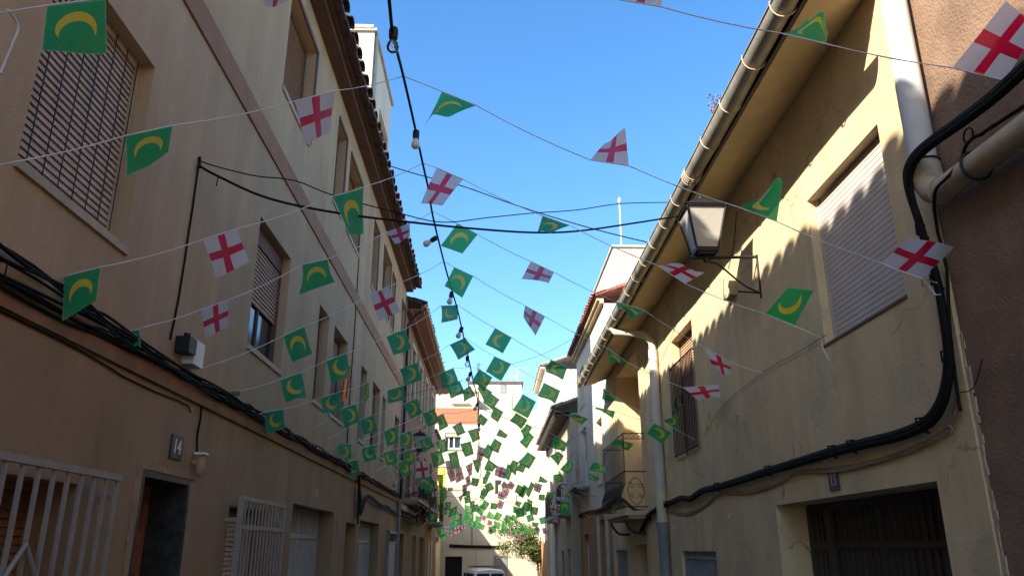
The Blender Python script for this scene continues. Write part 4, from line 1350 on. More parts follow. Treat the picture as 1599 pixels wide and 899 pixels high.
def lantern(name, label, px_, base, arm_out, s, sgn, X, yb, zarm):
    """bracketed square street lantern; s = scale"""
    t = thing(name, label, 'street lamp', base)
    xl = X(arm_out)
    mb = MB()
    mb.tube([(X(0.01), yb, zarm + .02), (X(arm_out + .12), yb, zarm)], .020 * s, 8)
    mb.tube([(X(arm_out + .12), yb, zarm), (X(arm_out + .2), yb, zarm)], [.028 * s, .005], 8)
    mb.tube(smooth_path([(X(.02), yb, zarm - .44 * s), (X(.22), yb, zarm - .33 * s), (X(arm_out * .75), yb, zarm - .09 * s), (X(arm_out * .9), yb, zarm - .06 * s), (X(arm_out * .98), yb, zarm - .02 * s)], 4), .012 * s, 6)
    mb.tube([(X(.012), yb, zarm + .05), (X(.012), yb, zarm - .5 * s)], .014 * s, 6)
    mb.tube([(X(.02), yb, zarm - .44 * s), (X(.28), yb, zarm - .42 * s)], .012 * s, 6)
    mb.build('bracket', M['black_metal'], t)
    zc = zarm + .05 * s
    a, b = .135 * s, .235 * s
    h = .50 * s
    mb = MB()
    mb.box(xl - a * .8, xl + a * .8, yb - a * .8, yb + a * .8, zc - .03 * s, zc)
    mb.box(xl - a, xl + a, yb - a, yb + a, zc, zc + .05 * s)
    mb.tube([(xl, yb, zc - .1 * s), (xl, yb, zc)], .03 * s, 8)
    z0 = zc + .05 * s; z1 = z0 + h
    for sx in (-1, 1):
        for sy in (-1, 1):
            p = Vector((xl + sx * a, yb + sy * a, z0)); q = Vector((xl + sx * b, yb + sy * b, z1))
            mb.tube([p, q], .016 * s, 4)
    for (p, q) in (((-1, -1), (1, -1)), ((1, -1), (1, 1)), ((1, 1), (-1, 1)), ((-1, 1), (-1, -1))):
        mb.tube([(xl + p[0] * b, yb + p[1] * b, z1), (xl + q[0] * b, yb + q[1] * b, z1)], .02 * s, 6)
    mb.build('cage', M['black_metal'], t)
    mb = MB()
    vs = [(xl - b - .03, yb - b - .03, z1 + .01), (xl + b + .03, yb - b - .03, z1 + .01), (xl + b + .03, yb + b + .03, z1 + .01), (xl - b - .03, yb + b + .03, z1 + .01), (xl, yb, z1 + .2 * s)]
    mb.add(vs, [(3, 2, 1, 0), (0, 1, 4), (1, 2, 4), (2, 3, 4), (3, 0, 4)])
    mb.tube([(xl, yb, z1 + .18 * s), (xl, yb, z1 + .28 * s)], [.03 * s, .005], 8)
    mb.build('lamp_roof', M['black_metal'], t)
    a2, b2 = a * .96, b * .96
    C4 = lambda r_, z: [(xl - r_, yb - r_, z), (xl + r_, yb - r_, z), (xl + r_, yb + r_, z), (xl - r_, yb + r_, z)]
    lo, hi = C4(a2, z0 + .004), C4(b2, z1 - .012)
    for k in range(4):
        k2 = (k + 1) % 4
        mb = MB(); mb.quad(lo[k], lo[k2], hi[k2], hi[k]); mb.build('glass_panel', M['frost'], t)
    return t


lantern('street_lamp', 'black square lantern with frosted panes on a bracket under the right gutter', None, (XR, 8.8, 4.5), .64, 1.0, -1, RX, 8.8, 4.93)
lantern('street_lamp', 'small black lantern bracketed above the left balconies near the street end', None, (XL, 24.4, 4.3), .36, .78, 1, LX, 24.4, 4.42)

# weeds in gutter
random.seed(3)
def weed(x, y, z, h, label, mat='leaf_dry'):
    t = thing('gutter_weed', label, 'weed', (x, y, z), 'dry weeds growing in the right gutter')
    mb = MB(); tips = []
    for k in range(16):
        d = Vector((random.uniform(-.8, .3), random.uniform(-.6, .6), 1)).normalized() * h * random.uniform(.5, 1)
        p = Vector((x, y + random.uniform(-.05, .05), z)); mb.tube([p, p + d * .5 + Vector((0, 0, .02)), p + d], .0025, 4); tips.append((p, d))
    mb.build('stems', M['leaf_dry'], t)
    mb = MB()
    for p, d in tips:
        for j in range(14):
            c = p + d * random.uniform(.35, 1.05) + Vector([random.uniform(-.03, .03) for _ in range(3)])
            u = Vector([random.uniform(-1, 1) for _ in range(3)]).normalized() * .009; v = u.orthogonal().normalized() * .006
            mb.quad(c - u - v, c + u - v, c + u + v, c - u + v)
    mb.build('leaves', M['leaf_dry'], t)
a = on_x(1120, 165, 2.42); weed(2.42, a.y, 6.05, .26, 'pinkish dry weed sprouting from the middle of the long zinc gutter')
a = on_x(1225, 8, 2.45); weed(2.45, a.y, 6.02, .14, 'brown dry weed in the near end of the zinc gutter')

# B2: white upper / orange ground floor
b2_ = thing('terraced_house', 'white house with red tiled eave and orange ground floor beyond the cream one', 'house', (XR, 25, -.8))
hb2 = [(22.7, 24.2, -1.5, 2.4, .5), (27.0, 28.6, .2, 2.05, .2), (26.9, 28.6, 3.65, 5.6, .2), (23.0, 24.3, 3.4, 5.3, .2), (27.2, 28.5, 6.4, 7.8, .2)]
facade(b2_, XR + .005, -1, 21.61, 29.4, -2.5, 8.35, hb2, [M['white_wall'], M['ochre_wall']], lower=2.75)
window(b2_, XR + .005, -1, 27.0, 28.6, .2, 2.05, .2, 1, 'shutter_grey', frame='plastic_white', sill=False)
window(b2_, XR + .005, -1, 26.9, 28.6, 3.65, 5.6, .2, .5, 'shutter_grey', frame='plastic_white', sill=False)
window(b2_, XR + .005, -1, 23.0, 24.3, 3.4, 5.3, .2, 1, 'shutter_tan', frame='sill')
window(b2_, XR + .005, -1, 27.2, 28.5, 6.4, 7.8, .2, 1, 'shutter_tan', frame='sill')
mb = MB(); mb.box(RX(-.45), RX(-.40), 22.71, 24.19, -1.5, 2.39); mb.build('door', M['pipe_grey'], b2_)
mb = MB(); mb.box(RX(-.003), RX(.05), 24.205, 24.5, -1.4, 2.5); mb.box(RX(-.003), RX(.05), 22.3, 22.695, -1.4, 2.5); mb.build('door_surround', M['pipe_white'], b2_)
balcony(b2_, RX, 26.4, 29.2, 3.6, .45, 1.05, M['grey_metal'], M['concrete'], sp=.13, frame=5.35)
mb = MB(); mb.box(RX(0), RX(.12), 21.62, 29.39, 8.36, 8.44); mb.box(RX(0), RX(.2), 21.62, 29.39, 8.442, 8.5); mb.build('cornice', M['cream_plain'], b2_)
mb = MB(); tiles(mb, 2.86, -1, 21.6, 29.5, 8.56, pitch=20, length=4.2, sp=.27, r=.09); mb.build('roof', M['tile_red'], b2_)
mb = MB(); pts = [(RX(.04), y, 2.72 + .05 * math.sin(y)) for y in (16.2, 18, 20, 22, 24, 26, 28, 30)]
for k in range(4): mb.tube(smooth_path([(p[0], p[1], p[2] + random.uniform(-.05, .05) - (.5 if p[1] < 17 else .25 if p[1] < 19 else 0)) for p in pts], 4), .022, 6)
tag(mb.build('cable_bundle', M['black_cable'], at=(XR, 22, 2.7)), 'dark cables behind the ornate balcony running on past the orange ground floor', 'cables')
# raised stairhead block with parapet on that roof
a = on_y(957, 388, 23.2)
mb = MB(); mb.box(a.x, a.x + 3.4, 23.2, 28.4, 8.4, a.z); sb = mb.build('stairhead', M['white_wall'], b2_)
mb = MB(); mb.box(a.x - .004, a.x + 3.41, 23.15, 23.196, 8.9, a.z + .02); mb.build('concrete_end', M['concrete'], sb)
mb = MB(); mb.box(a.x - .06, a.x + 3.45, 23.1, 28.5, a.z + .022, a.z + .09); mb.build('coping', M['concrete'], sb)
pb = on_y(971, 388, 24)
t = thing('tv_aerial', 'plain grey pole rising from the concrete roof block, right of the sky', 'aerial', pb, 'television aerials on the roofs')
ptop = on_y(971, 312, 24)
mb = MB(); mb.tube([(pb.x, 24, pb.z - 1), (pb.x, 24, ptop.z)], .035, 8); mb.build('mast', M['grey_metal'], t)
mb = MB(); mb.tube([(pb.x, 24, ptop.z - .1), (pb.x, 24, ptop.z + .02), (pb.x, 24, ptop.z + .1)], [.07, .06, .01], 8); mb.build('cap', M['grey_metal'], t)

# C: house with dark projecting eave and glazed balconies
xC = 2.9
c_ = thing('terraced_house', 'narrow grey house with deep black-shaded eave and tall glazed balconies', 'house', (xC, 35, -1.1))
CXf = lambda o: xC - o
hc = [(30.0, 31.2, 2.9, 5.5, .25), (32.3, 33.5, 2.9, 5.5, .25), (34.8, 36.0, 2.9, 5.5, .25), (37.4, 38.6, 2.9, 5.5, .25),
      (30.3, 31.3, -1.5, 1.6, .3), (33.0, 34.0, -1.5, 1.5, .3), (36.5, 37.8, -1.5, 1.6, .3)]
facade(c_, xC, -1, 29.41, 41.0, -2.5, 6.45, hc, [M['grey_wall']])
for i, (a, b, c, d, e) in enumerate(hc):
    if i < 4:
        window(c_, xC, -1, a, b, c, d, e, .25, 'shutter_grey', frame='plastic_white', sill=False)
        mb = MB(); mb.box(CXf(.002), CXf(.1), b + .05, b + .3, 2.9, 5.6); mb.build('pilaster', M['white_wall'], c_)
    else:
        mb = MB(); mb.box(CXf(-e + .003), CXf(-e + .04), a + .003, b - .003, c, d - .003); mb.box(CXf(-e + .04), CXf(-e + .05), a + .2, b - .2, 0, .9); mb.build('door', M['dark_metal'], c_)
balcony(c_, CXf, 29.9, 31.9, 2.86, .35, 1.0, M['black_metal'], M['concrete'])
balcony(c_, CXf, 34.5, 38.8, 2.86, .35, 1.0, M['black_metal'], M['concrete'])
mb = MB(); mb.box(CXf(-.02), CXf(.55), 29.3, 41, 6.46, 6.53)
for k in range(24): mb.box(CXf(.002), CXf(.6), 29.5 + k * .49, 29.6 + k * .49, 6.36, 6.458)
mb.build('soffit', M['dark_metal'], c_)
mb = MB(); tiles(mb, 2.24, -1, 29.3, 41, 6.62, pitch=20, length=4.2, sp=.3, r=.1); mb.build('roof', M['tile_pale'], c_)
mb = MB(); mb.tube([(CXf(.08), 36.2, -1), (CXf(.08), 36.2, 6.4)], .06, 8); mb.build('downpipe', M['pipe_white'], c_)

# D: far right house
d_ = thing('terraced_house', 'bright sunlit white house with barrel tile eave at the far right end', 'house', (2.75, 45, -1.4))
hd = [(42.0, 43.0, 5.2, 7.6, .2), (44.3, 45.2, 5.2, 7.6, .2), (42.0, 43.0, 8.2, 9.8, .2), (46.2, 47.2, 2.2, 4.6, .2), (43.0, 44.0, 1.8, 4.2, .2)]
facade(d_, 2.78, -1, 41.01, 48.3, -2.6, 10.7, hd, [M['white_wall'], M['ochre_wall']], lower=2.0)
for (a, b, c, d, e) in hd: window(d_, 2.78, -1, a, b, c, d, e, .3, 'shutter_grey', frame='brown_wood')
mb = MB(); tiles(mb, 2.5, -1, 40.95, 48.3, 10.85, pitch=20, length=4, sp=.33, r=.12); mb.build('roof', M['tile_pale'], d_)
mb = MB(); mb.box(2.52, 2.79, 40.96, 48.3, 10.71, 10.79); mb.build('cornice', M['white_wall'], d_)

# climbing shrub on the right at the end
t = thing('climbing_shrub', 'sparse green climbing shrub hanging over the wall at the far right', 'shrub', (2.0, 46.2, -1.5))
mb = MB()
random.seed(11)
br = []
for k in range(12):
    p0 = Vector((2.55, 46.4, 1.2)); e_ = Vector((random.uniform(.3, 2.3), 46.2 + random.uniform(-.8, .6), random.uniform(1.3, 3.4)))
    pts = [p0, p0.lerp(e_, .4) + Vector((0, 0, .4)), e_]; pts = smooth_path(pts, 4); mb.tube(pts, .02, 5); br.append(pts)
mb.tube([(2.6, 46.4, -1.6), (2.62, 46.4, .2), (2.55, 46.4, 1.25)], [.07, .06, .04], 8)
mb.build('stems', M['bark'], t)
mb = MB()
for pts in br:
    for p in pts:
        for j in range(70):
            c = p + Vector((random.gauss(0, .17), random.gauss(0, .17), random.gauss(-.05, .15)))
            u = Vector([random.uniform(-1, 1) for _ in range(3)]).normalized() * random.uniform(.035, .07); v = u.orthogonal().normalized() * .035
            mb.quad(c - u, c - v, c + u, c + v)
mb.build('foliage', M['leaf'], t)

# ================================================================== CORD WITH BULBS
CORD = [(607, -6, 4.3), (614, 55, 4.9), (630, 120, 6.0), (646, 190, 6.9), (660, 255, 7.8), (670, 300, 8.5), (676, 338, 9.1), (693, 408, 10.6), (706, 455, 11.6), (714, 482, 12.1),
        (725, 530, 13.3), (735, 575, 15.0), (740, 600, 16.4), (744, 614, 17.8), (747, 640, 19.2), (748, 660, 20.5), (748, 675, 21.8), (748, 695, 23.2), (750, 715, 25.2), (751, 738, 28.5), (751, 760, 32), (751, 784, 37), (751, 800, 42), (749, 812, 48)]
cpts = [on_y(*c) for c in CORD]
cpath = [cpts[0] + (cpts[0] - cpts[1]) * 2.2] + cpts
mb = MB(); mb.tube(smooth_path(cpath, 5), [.0125] * (len(cpath) * 5 - 4), 8)
tag(mb.build('light_cord', M['black_cable'], at=cpts[0]), 'black festoon cord running down the middle of the street above the flags', 'cord')


def bulb(px, py, y, d, kind, label, s=1.0, tilt=(0, 0)):
    s = s * 1.12
    p = on_y(px, py, y)
    t = thing('festoon_bulb', label, 'light bulb', p, 'bulbs on the festoon cord')
    dn = Vector((tilt[0], tilt[1], -1)).normalized()
    mb = MB()
    mb.tube([p + dn * .0, p + dn * .01 * s, p + dn * .03 * s, p + dn * .075 * s, p + dn * .09 * s], [.012 * s, .028 * s, .031 * s, .030 * s, .026 * s], 14)
    mb.build('socket', M['black_metal'], t)
    mb = MB()
    prof = [(.085, .018), (.10, .02), (.125, .034), (.15, .040), (.17, .037), (.187, .022), (.192, .002)]
    mb.tube([p + dn * a * s for a, r in prof], [r * s for a, r in prof], 16)
    mb.build('bulb_glass', M['clear'] if kind == 'clear' else M['bulb_white'], t)
    if kind == 'clear':
        mb = MB(); mb.tube([p + dn * .09 * s, p + dn * .13 * s], .004, 5)
        u = dn.orthogonal().normalized()
        mb.tube([p + dn * .10 * s + u * .012, p + dn * .15 * s + u * .015, p + dn * .155 * s, p + dn * .15 * s - u * .015, p + dn * .10 * s - u * .012], .0018, 5)
        mb.build('filament', M['beige_cable'], t)


bulb(615, 43, 4.85, 0, 'clear', 'clear glass bulb nearest the camera, hanging from the black cord', 1.0, (-.0, 0))
bulb(650, 203, 7.05, 0, 'opal', 'white opal bulb hanging just below the first crossing string', 1.0)
bulb(683, 370, 9.6, 0, 'opal', 'white opal bulb tilted sideways left of the cord', 1.0, (-1.6, .2))
bulb(706, 455, 11.6, 0, 'opal', 'opal bulb under the cord beside a green flag at mid height', 1.0, (-.2, 0))
bulb(722, 510, 12.7, 0, 'opal', 'yellowish opal bulb below the fourth one along the cord', 1.0, (-.4, 0))
bulb(730, 555, 14.1, 0, 'clear', 'clear bulb just before the cord meets the dense flags', 1.0)
bulb(736, 580, 15.3, 0, 'opal', 'dark looking bulb silhouetted against the low sky', 1.0, (-.4, 0))
bulb(747, 628, 18.4, 0, 'opal', 'far small bulb in front of the terracotta band', 1.0, (-.5, 0))
bulb(748, 660, 20.5, 0, 'opal', 'far small bulb just beneath the terracotta band', 1.0)

# ================================================================== OVERHEAD WIRES
def vplane(px, py, A, B):
    d = ray(px, py)
    nn = Vector((B.y - A.y, -(B.x - A.x), 0))
    return EYE + d * ((A - EYE).dot(nn) / d.dot(nn))


def wire(name, A, pts, B, r, label, sub=4):
    q = [A] + [vplane(x, y, A, B) for x, y in pts] + [B]
    mb = MB(); mb.tube(smooth_path(q, sub), r, 6)
    return tag(mb.build(name, M['black_cable'], at=A), label, 'wire')


A = on_x(313, 260, XL + .05); B = on_x(1062, 337, 2.42)
wire('overhead_wire', A, [(340, 275), (420, 310), (530, 333), (650, 348), (740, 357), (830, 363), (900, 361), (980, 350)], B, .0115, 'thickest black wire sagging from the left wall across to the right gutter')
A = on_x(313, 252, XL + .02); B = on_x(1045, 316, 2.42)
wire('overhead_wire', A, [(345, 262), (400, 275), (460, 282), (520, 305), (620, 332), (690, 347), (760, 340), (830, 333), (900, 328), (970, 318)], B, .006, 'thin wavy wire above the thickest one, ending near the pole')
A = on_x(596, 255, -2.15); B = on_x(1010, 378, 2.42)
wire('overhead_wire', A, [(650, 272), (720, 290), (790, 315), (860, 338), (940, 361)], B, .010, 'straight dark wire descending from the left tiled eave to the right gutter')
A = on_y(600, 575, 24); B = on_y(1000, 500, 20)
wire('overhead_wire', on_x(620, 620, -2.5), [(700, 600), (800, 568), (850, 552)], on_x(900, 525, 2.6), .006, 'thin wire rising rightwards toward the red tiled eave')

# ================================================================== BUNTING
# garland: (A y at left wall, A z or None, C px, C y, R px or None, R y)
GAR = [
    (2.9, (0, 20), (604, -150), 4.3, (1588, 127), 4.05),
    (3.5, (0, 257), (630, 119), 6.0, (1463, 441), 5.3),
    (4.5, (97, 432), (660, 255), 7.8, (1282, 527), 7.2),
    (5.6, (198, 516), (676, 330), 9.1, (1192, 582), 9.3),
    (6.85, (310, 576), (693, 408), 10.6, None, 10.6),
    (7.9, (360, 612), (714, 480), 12.1, None, 12.2),
    (8.6, None, (725, 530), 13.3, None, 14.0),
    (11.2, None, (735, 573), 15.0, None, 17.0),
    (12.3, None, (740, 598), 16.4, None, 19.0),
    (13.2, None, (744, 612), 17.8, None, 20.5),
    (14.6, None, (747, 638), 19.2, None, 22.0),
    (16.0, None, (748, 656), 20.5, None, 24.0),
    (17.6, None, (748, 668), 21.8, None, 25.0),
    (19.2, None, (748, 690), 23.2, None, 26.0),
    (21.2, None, (750, 713), 25.2, None, 27.0),
    (24.0, None, (751, 735), 28.5, None, 29.5),
    (28.5, None, (751, 758), 32, None, 32),
    (34.0, None, (751, 782), 37, None, 37),
    (38.0, None, (751, 798), 42, None, 41.5),
]
ORD = ['nearest', 'second', 'third', 'fourth', 'fifth', 'sixth', 'seventh', 'eighth', 'ninth', 'tenth', 'eleventh', 'twelfth', 'thirteenth', 'fourteenth', 'fifteenth', 'sixteenth', 'seventeenth', 'eighteenth', 'farthest']
CNT = ['first', 'second', 'third', 'fourth', 'fifth', 'sixth', 'seventh', 'eighth', 'ninth', 'tenth', 'eleventh', 'twelfth', 'thirteenth', 'fourteenth', 'fifteenth', 'sixteenth', 'seventeenth', 'eighteenth', 'nineteenth', 'twentieth', 'twenty-first', 'twenty-second', 'twenty-third', 'twenty-fourth', 'twenty-fifth', 'twenty-sixth', 'twenty-seventh', 'twenty-eighth', 'twenty-ninth', 'thirtieth']
# kind  bulge direction   string-left  string-right  free-right  free-left (pixels of the 1599 wide photograph)
FL = {
0: """g N 73 9 165 -3 167 86 65 83
r N 400 -22 468 -36 443 29 412 -3
r N 967 0 1033 11 1038 -45 985 -50
g N 1218 52 1290 69 1298 34 1257 37
r N 1487 106 1568 126 1622 45 1572 3""",
1: """g N 196 212 270 196 262 241 199 270
r N 460 158 524 142 512 208 480 224
g NW 690 143 744 165 700 176 662 193
r N 922 250 982 259 976 203 945 222
g W 1154 324 1213 346 1222 284 1180 307
r N 1377 411 1440 434 1488 395 1422 366""",
2: """g N 99 431 157 417 149 472 100 496
r N 317 374 371 357 387 412 336 433
g NW 519 306 567 292 565 367 543 365
r N 682 262 723 280 690 321 655 317
g NE 847 337 890 352 860 363 839 364
r N 1026 414 1070 443 1102 423 1047 412
g S 1194 490 1241 509 1271 453 1230 449""",
3: """g N 200 516 217 514 221 543 204 543
r N 315 483 357 468 355 512 321 530
g N 472 413 512 404 518 445 474 453
r N 602 363 640 348 640 373 617 377
g N 714 349 746 366 722 396 688 384
r N 829 408 865 425 856 444 815 434
g N 962 471 1005 484 1003 492 963 485
r N 1100 542 1143 566 1140 583 1119 586""",
4: """g N 442 524 475 509 487 553 455 567
r N 577 460 607 447 623 487 593 501
g NE 709 417 739 431 722 464 694 447
r N 820 477 851 494 837 522 816 497
g N 947 543 982 567 963 568 952 563
r N 1067 605 1122 600 1124 618 1090 624""",
5: """g N 363 611 374 609 376 619 365 620
g SW 437 592 470 581 481 618 447 629
g SW 509 563 541 551 550 587 520 597
g E 603 525 633 513 642 545 614 554
g SW 689 477 715 476 716 498 690 503
g W 773 512 799 527 785 552 758 537
g W 860 561 886 573 878 596 852 578
g NE 942 606 973 628 965 627 940 622
g SE 1035 657 1060 673 1059 645 1045 652""",
6: """g SW 414 643 443 638 442 670 416 679
g SW 501 621 531 611 533 640 503 647
g E 568 600 576 596 576 620 571 632
g E 624 576 652 565 659 592 632 602
g E 702 538 726 527 741 547 717 560
g SE 772 556 798 568 783 594 758 580
g SE 849 597 875 610 867 630 840 617
g NE 929 635 961 642 958 649 932 641
g E 1022 660 1050 675 1034 693 1009 677""",
7: """g E 532 638 555 630 562 658 539 668
g SE 605 609 631 601 632 626 606 629
g E 685 583 708 574 717 600 692 607
g SE 748 576 769 589 756 611 737 595
g SE 816 615 837 627 824 653 801 640
g S 885 647 908 663 920 652 895 647
g SE 961 685 990 692 980 705 955 692""",
8: """g E 562 655 583 647 590 672 568 680
g E 630 630 652 621 658 646 638 656
g SE 699 603 718 594 726 614 704 621
g SE 750 600 769 612 757 626 743 610
g SE 806 644 824 655 814 670 796 657
g SE 866 679 886 692 881 705 860 698
g SE 928 720 945 728 948 738 918 733
g S 919 737 937 746 933 753 920 746""",
9: """g E 527 695 548 691 550 716 528 719
g E 599 673 618 665 624 689 604 697
g E 660 645 678 637 686 658 668 667
g E 722 610 734 602 743 617 726 625
g SE 767 614 780 624 769 640 754 627
g SE 823 661 831 668 818 686 814 672
g E 859 712 872 704 880 711 872 727
g E 906 767 934 776 925 774 912 770""",
10: """g SW 540 721 558 717 562 741 543 745
g SW 564 699 583 694 589 715 569 723
g E 624 678 642 671 645 694 626 701
g E 683 650 692 645 700 665 686 673
g W 750 645 762 655 757 664 743 659
g SE 772 634 786 643 777 660 766 650
g SE 826 674 834 682 822 700 811 690
g SE 888 717 896 722 890 740 874 733""",
11: """g SW 598 706 615 701 621 722 603 727
g SW 653 687 669 680 679 697 663 703
g SW 706 666 720 658 727 676 715 678
g SE 780 669 793 679 790 684 774 680
g SE 824 705 837 714 826 732 810 722
g E 864 741 876 739 880 751 868 752""",
12: """g SE 628 705 645 700 650 721 632 725
g E 679 689 695 684 701 703 688 708
g E 730 672 745 668 751 684 738 691
g SE 772 684 784 692 777 707 763 700
g SE 812 722 822 727 817 738 806 733
g E 882 768 892 769 889 776 881 775""",
13: """g SE 623 723 635 718 643 738 628 743
g E 673 708 688 704 693 722 678 728
g E 720 694 734 690 739 707 725 712
r N 747 697 756 701 752 718 745 716
g SE 762 694 769 702 764 716 752 709
g SE 801 719 809 723 803 741 795 728
g N 876 783 889 785 886 802 876 800""",
14: """g N 597 739 610 737 614 759 600 761
r N 650 722 665 721 669 742 653 744
g N 653 746 668 745 672 760 658 762
r N 696 721 703 720 710 738 700 740
g N 701 709 713 706 718 727 707 730
g N 739 719 750 719 748 735 744 737
g NE 763 718 775 727 768 735 756 732
r N 776 728 789 733 786 745 773 741
g SE 793 725 800 733 794 748 787 743
g SE 829 753 834 758 826 775 822 770
r N 870 776 879 776 878 780 872 780""",
15: """r N 602 763 614 760 616 770 604 771
r N 615 760 629 758 629 778 618 782
r N 639 762 651 759 651 778 644 780
g N 664 746 675 749 674 768 664 768
r N 676 757 681 755 683 773 675 774
g N 683 742 691 742 692 762 686 760
r N 699 738 709 732 711 748 704 751
r N 711 732 720 730 723 746 714 752
r N 728 728 737 723 736 740 732 741
g NE 760 735 766 738 762 747 756 746
r N 784 729 790 733 788 746 780 742
g SE 818 757 824 762 817 776 810 772
r N 836 754 846 757 843 768 834 765
g NE 844 743 854 750 852 753 841 752
r N 860 789 868 790 866 799 861 799
r N 868 787 874 788 873 795 868 794
g E 667 753 679 755 677 767 665 765
g E 738 746 748 748 746 758 736 756
g E 855 768 864 771 861 780 852 777
g E 809 757 820 762 815 773 804 768""",
16: """g N 632 775 643 772 645 792 637 791
r N 655 781 665 778 666 795 657 798
r N 646 798 655 796 656 812 648 813
g E 687 765 697 762 697 775 691 784
r N 722 758 729 756 728 769 724 772
r N 727 746 733 742 735 755 730 758
g NE 752 770 758 774 755 779 748 777
g NE 755 745 761 748 759 755 754 754
r N 797 751 803 757 800 763 790 760
r N 787 751 793 757 787 762 783 757
g NE 824 779 831 783 830 796 823 797
r N 865 811 871 812 870 815 864 815
g E 726 765 734 767 732 775 724 773
g E 755 762 763 766 759 774 751 770
g E 757 758 766 753 771 762 762 767
g E 806 795 817 794 818 805 807 806
g E 820 783 829 788 824 797 815 792
g E 830 791 840 793 838 803 828 801
r E 659 806 667 810 663 818 655 814
g E 666 803 676 799 680 809 670 813
g E 842 772 850 772 850 780 842 780""",
17: """g E 665 792 674 792 675 803 667 803
g E 672 798 682 798 682 815 673 815
g SE 684 788 690 787 688 799 684 798
g E 695 784 704 784 703 795 697 796
g E 703 795 713 790 712 802 700 807
r N 716 776 723 771 722 777 719 784
g SE 725 776 734 774 735 783 727 785
g E 733 783 741 781 741 788 735 790
g E 756 781 764 786 758 795 750 792
r N 790 760 796 766 790 778 785 772
r N 780 766 788 771 786 780 777 776
r N 780 780 787 785 783 794 775 791
g E 802 790 813 793 811 803 802 799
g E 813 793 822 795 822 803 813 803
g NE 831 815 841 816 839 822 832 821
r N 836 820 842 824 841 830 836 830
r N 847 824 855 825 854 834 848 832
g E 736 789 746 787 748 797 738 799
g E 767 785 776 786 775 795 766 794
g E 822 805 831 802 834 811 825 814
g E 807 781 814 784 811 791 804 788
g E 686 795 695 792 698 801 689 804
g E 842 809 851 806 854 815 845 818""",
18: """g E 682 823 694 823 694 837 683 836
g E 687 834 697 834 697 843 688 843
r N 672 841 678 840 678 845 673 845
r N 680 838 686 837 685 846 680 846
r N 695 821 701 822 700 829 695 829
g E 703 817 714 809 717 819 706 823
g E 701 824 707 825 706 829 701 829
r N 699 830 706 829 705 836 699 835
r N 709 823 717 820 718 830 711 833
r N 719 820 727 817 727 824 721 825
g E 720 812 728 810 728 818 721 818
g E 726 788 737 791 736 801 726 799
g E 727 799 738 801 739 811 726 809
g E 731 813 742 814 740 822 731 821
g E 749 788 757 794 752 804 745 799
g E 743 805 751 807 750 814 744 812
r N 753 803 759 806 757 813 751 811
g E 764 798 771 804 768 810 760 806
r N 763 811 769 814 768 820 761 819
g E 776 799 784 803 778 812 770 809
g E 772 813 781 817 779 825 772 823
g E 785 812 791 817 789 825 783 822
g E 795 812 801 816 799 824 793 820
g E 800 803 807 807 806 814 798 811
g E 784 824 791 827 790 833 783 831
r N 793 827 800 831 798 836 793 835
r N 804 833 810 836 809 842 803 840
r N 812 837 818 839 817 845 811 843
g E 802 824 808 827 807 833 801 831
g E 814 822 822 825 821 832 813 829
g E 823 824 830 826 829 832 823 831
g E 705 803 715 799 719 809 709 813
g E 742 812 750 816 746 824 738 820
g E 763 823 772 820 775 829 766 832
g E 791 803 799 807 795 815 787 811
g E 815 817 822 820 819 827 812 824
g E 835 824 843 826 841 834 833 832
r E 764 824 771 827 768 834 761 831
g E 750 817 757 820 754 827 747 824"""}
DIR = {'N': (0, -1), 'S': (0, 1), 'E': (1, -.1), 'W': (-1, -.2), 'NE': (.8, -.7), 'NW': (-.7, -.8), 'SE': (.8, .65), 'SW': (-.65, .75)}
SIDE = .33
CUSTOM = {(0, 0): 'large green crescent flag hanging at the top left corner over the window lattice',
          (0, 4): 'large red cross flag blown upward at the top right corner by the pink wall',
          (0, 3): 'crumpled green crescent flag crossing the zinc gutter near the top',
          (0, 1): 'red cross flag cut off by the top edge beside the left upper window',
          (0, 2): 'red cross flag cut off by the top edge against blue sky',
          (1, 0): 'green crescent flag over the left wall beside the latticed window',
          (1, 1): 'red cross flag hanging below the upper left window sill',
          (1, 2): 'folded green crescent flag alone in the sky just right of the cord',
          (1, 3): 'red cross flag blown up against the sky left of the gutter',
          (1, 4): 'curled green flag by the lantern, in front of the shaded eave',
          (1, 5): 'red cross flag beside the black cables right of the grey shutter',
          (2, 0): 'green crescent flag hanging lowest left in front of the black ledge cables',
          (2, 1): 'bright red cross flag flat against the beige wall, left',
          (2, 6): 'green flag with yellow crescent like a smile below the lantern'}


def plane_pt(px, py, P, Q):
    return vplane(px, py, P, Q)


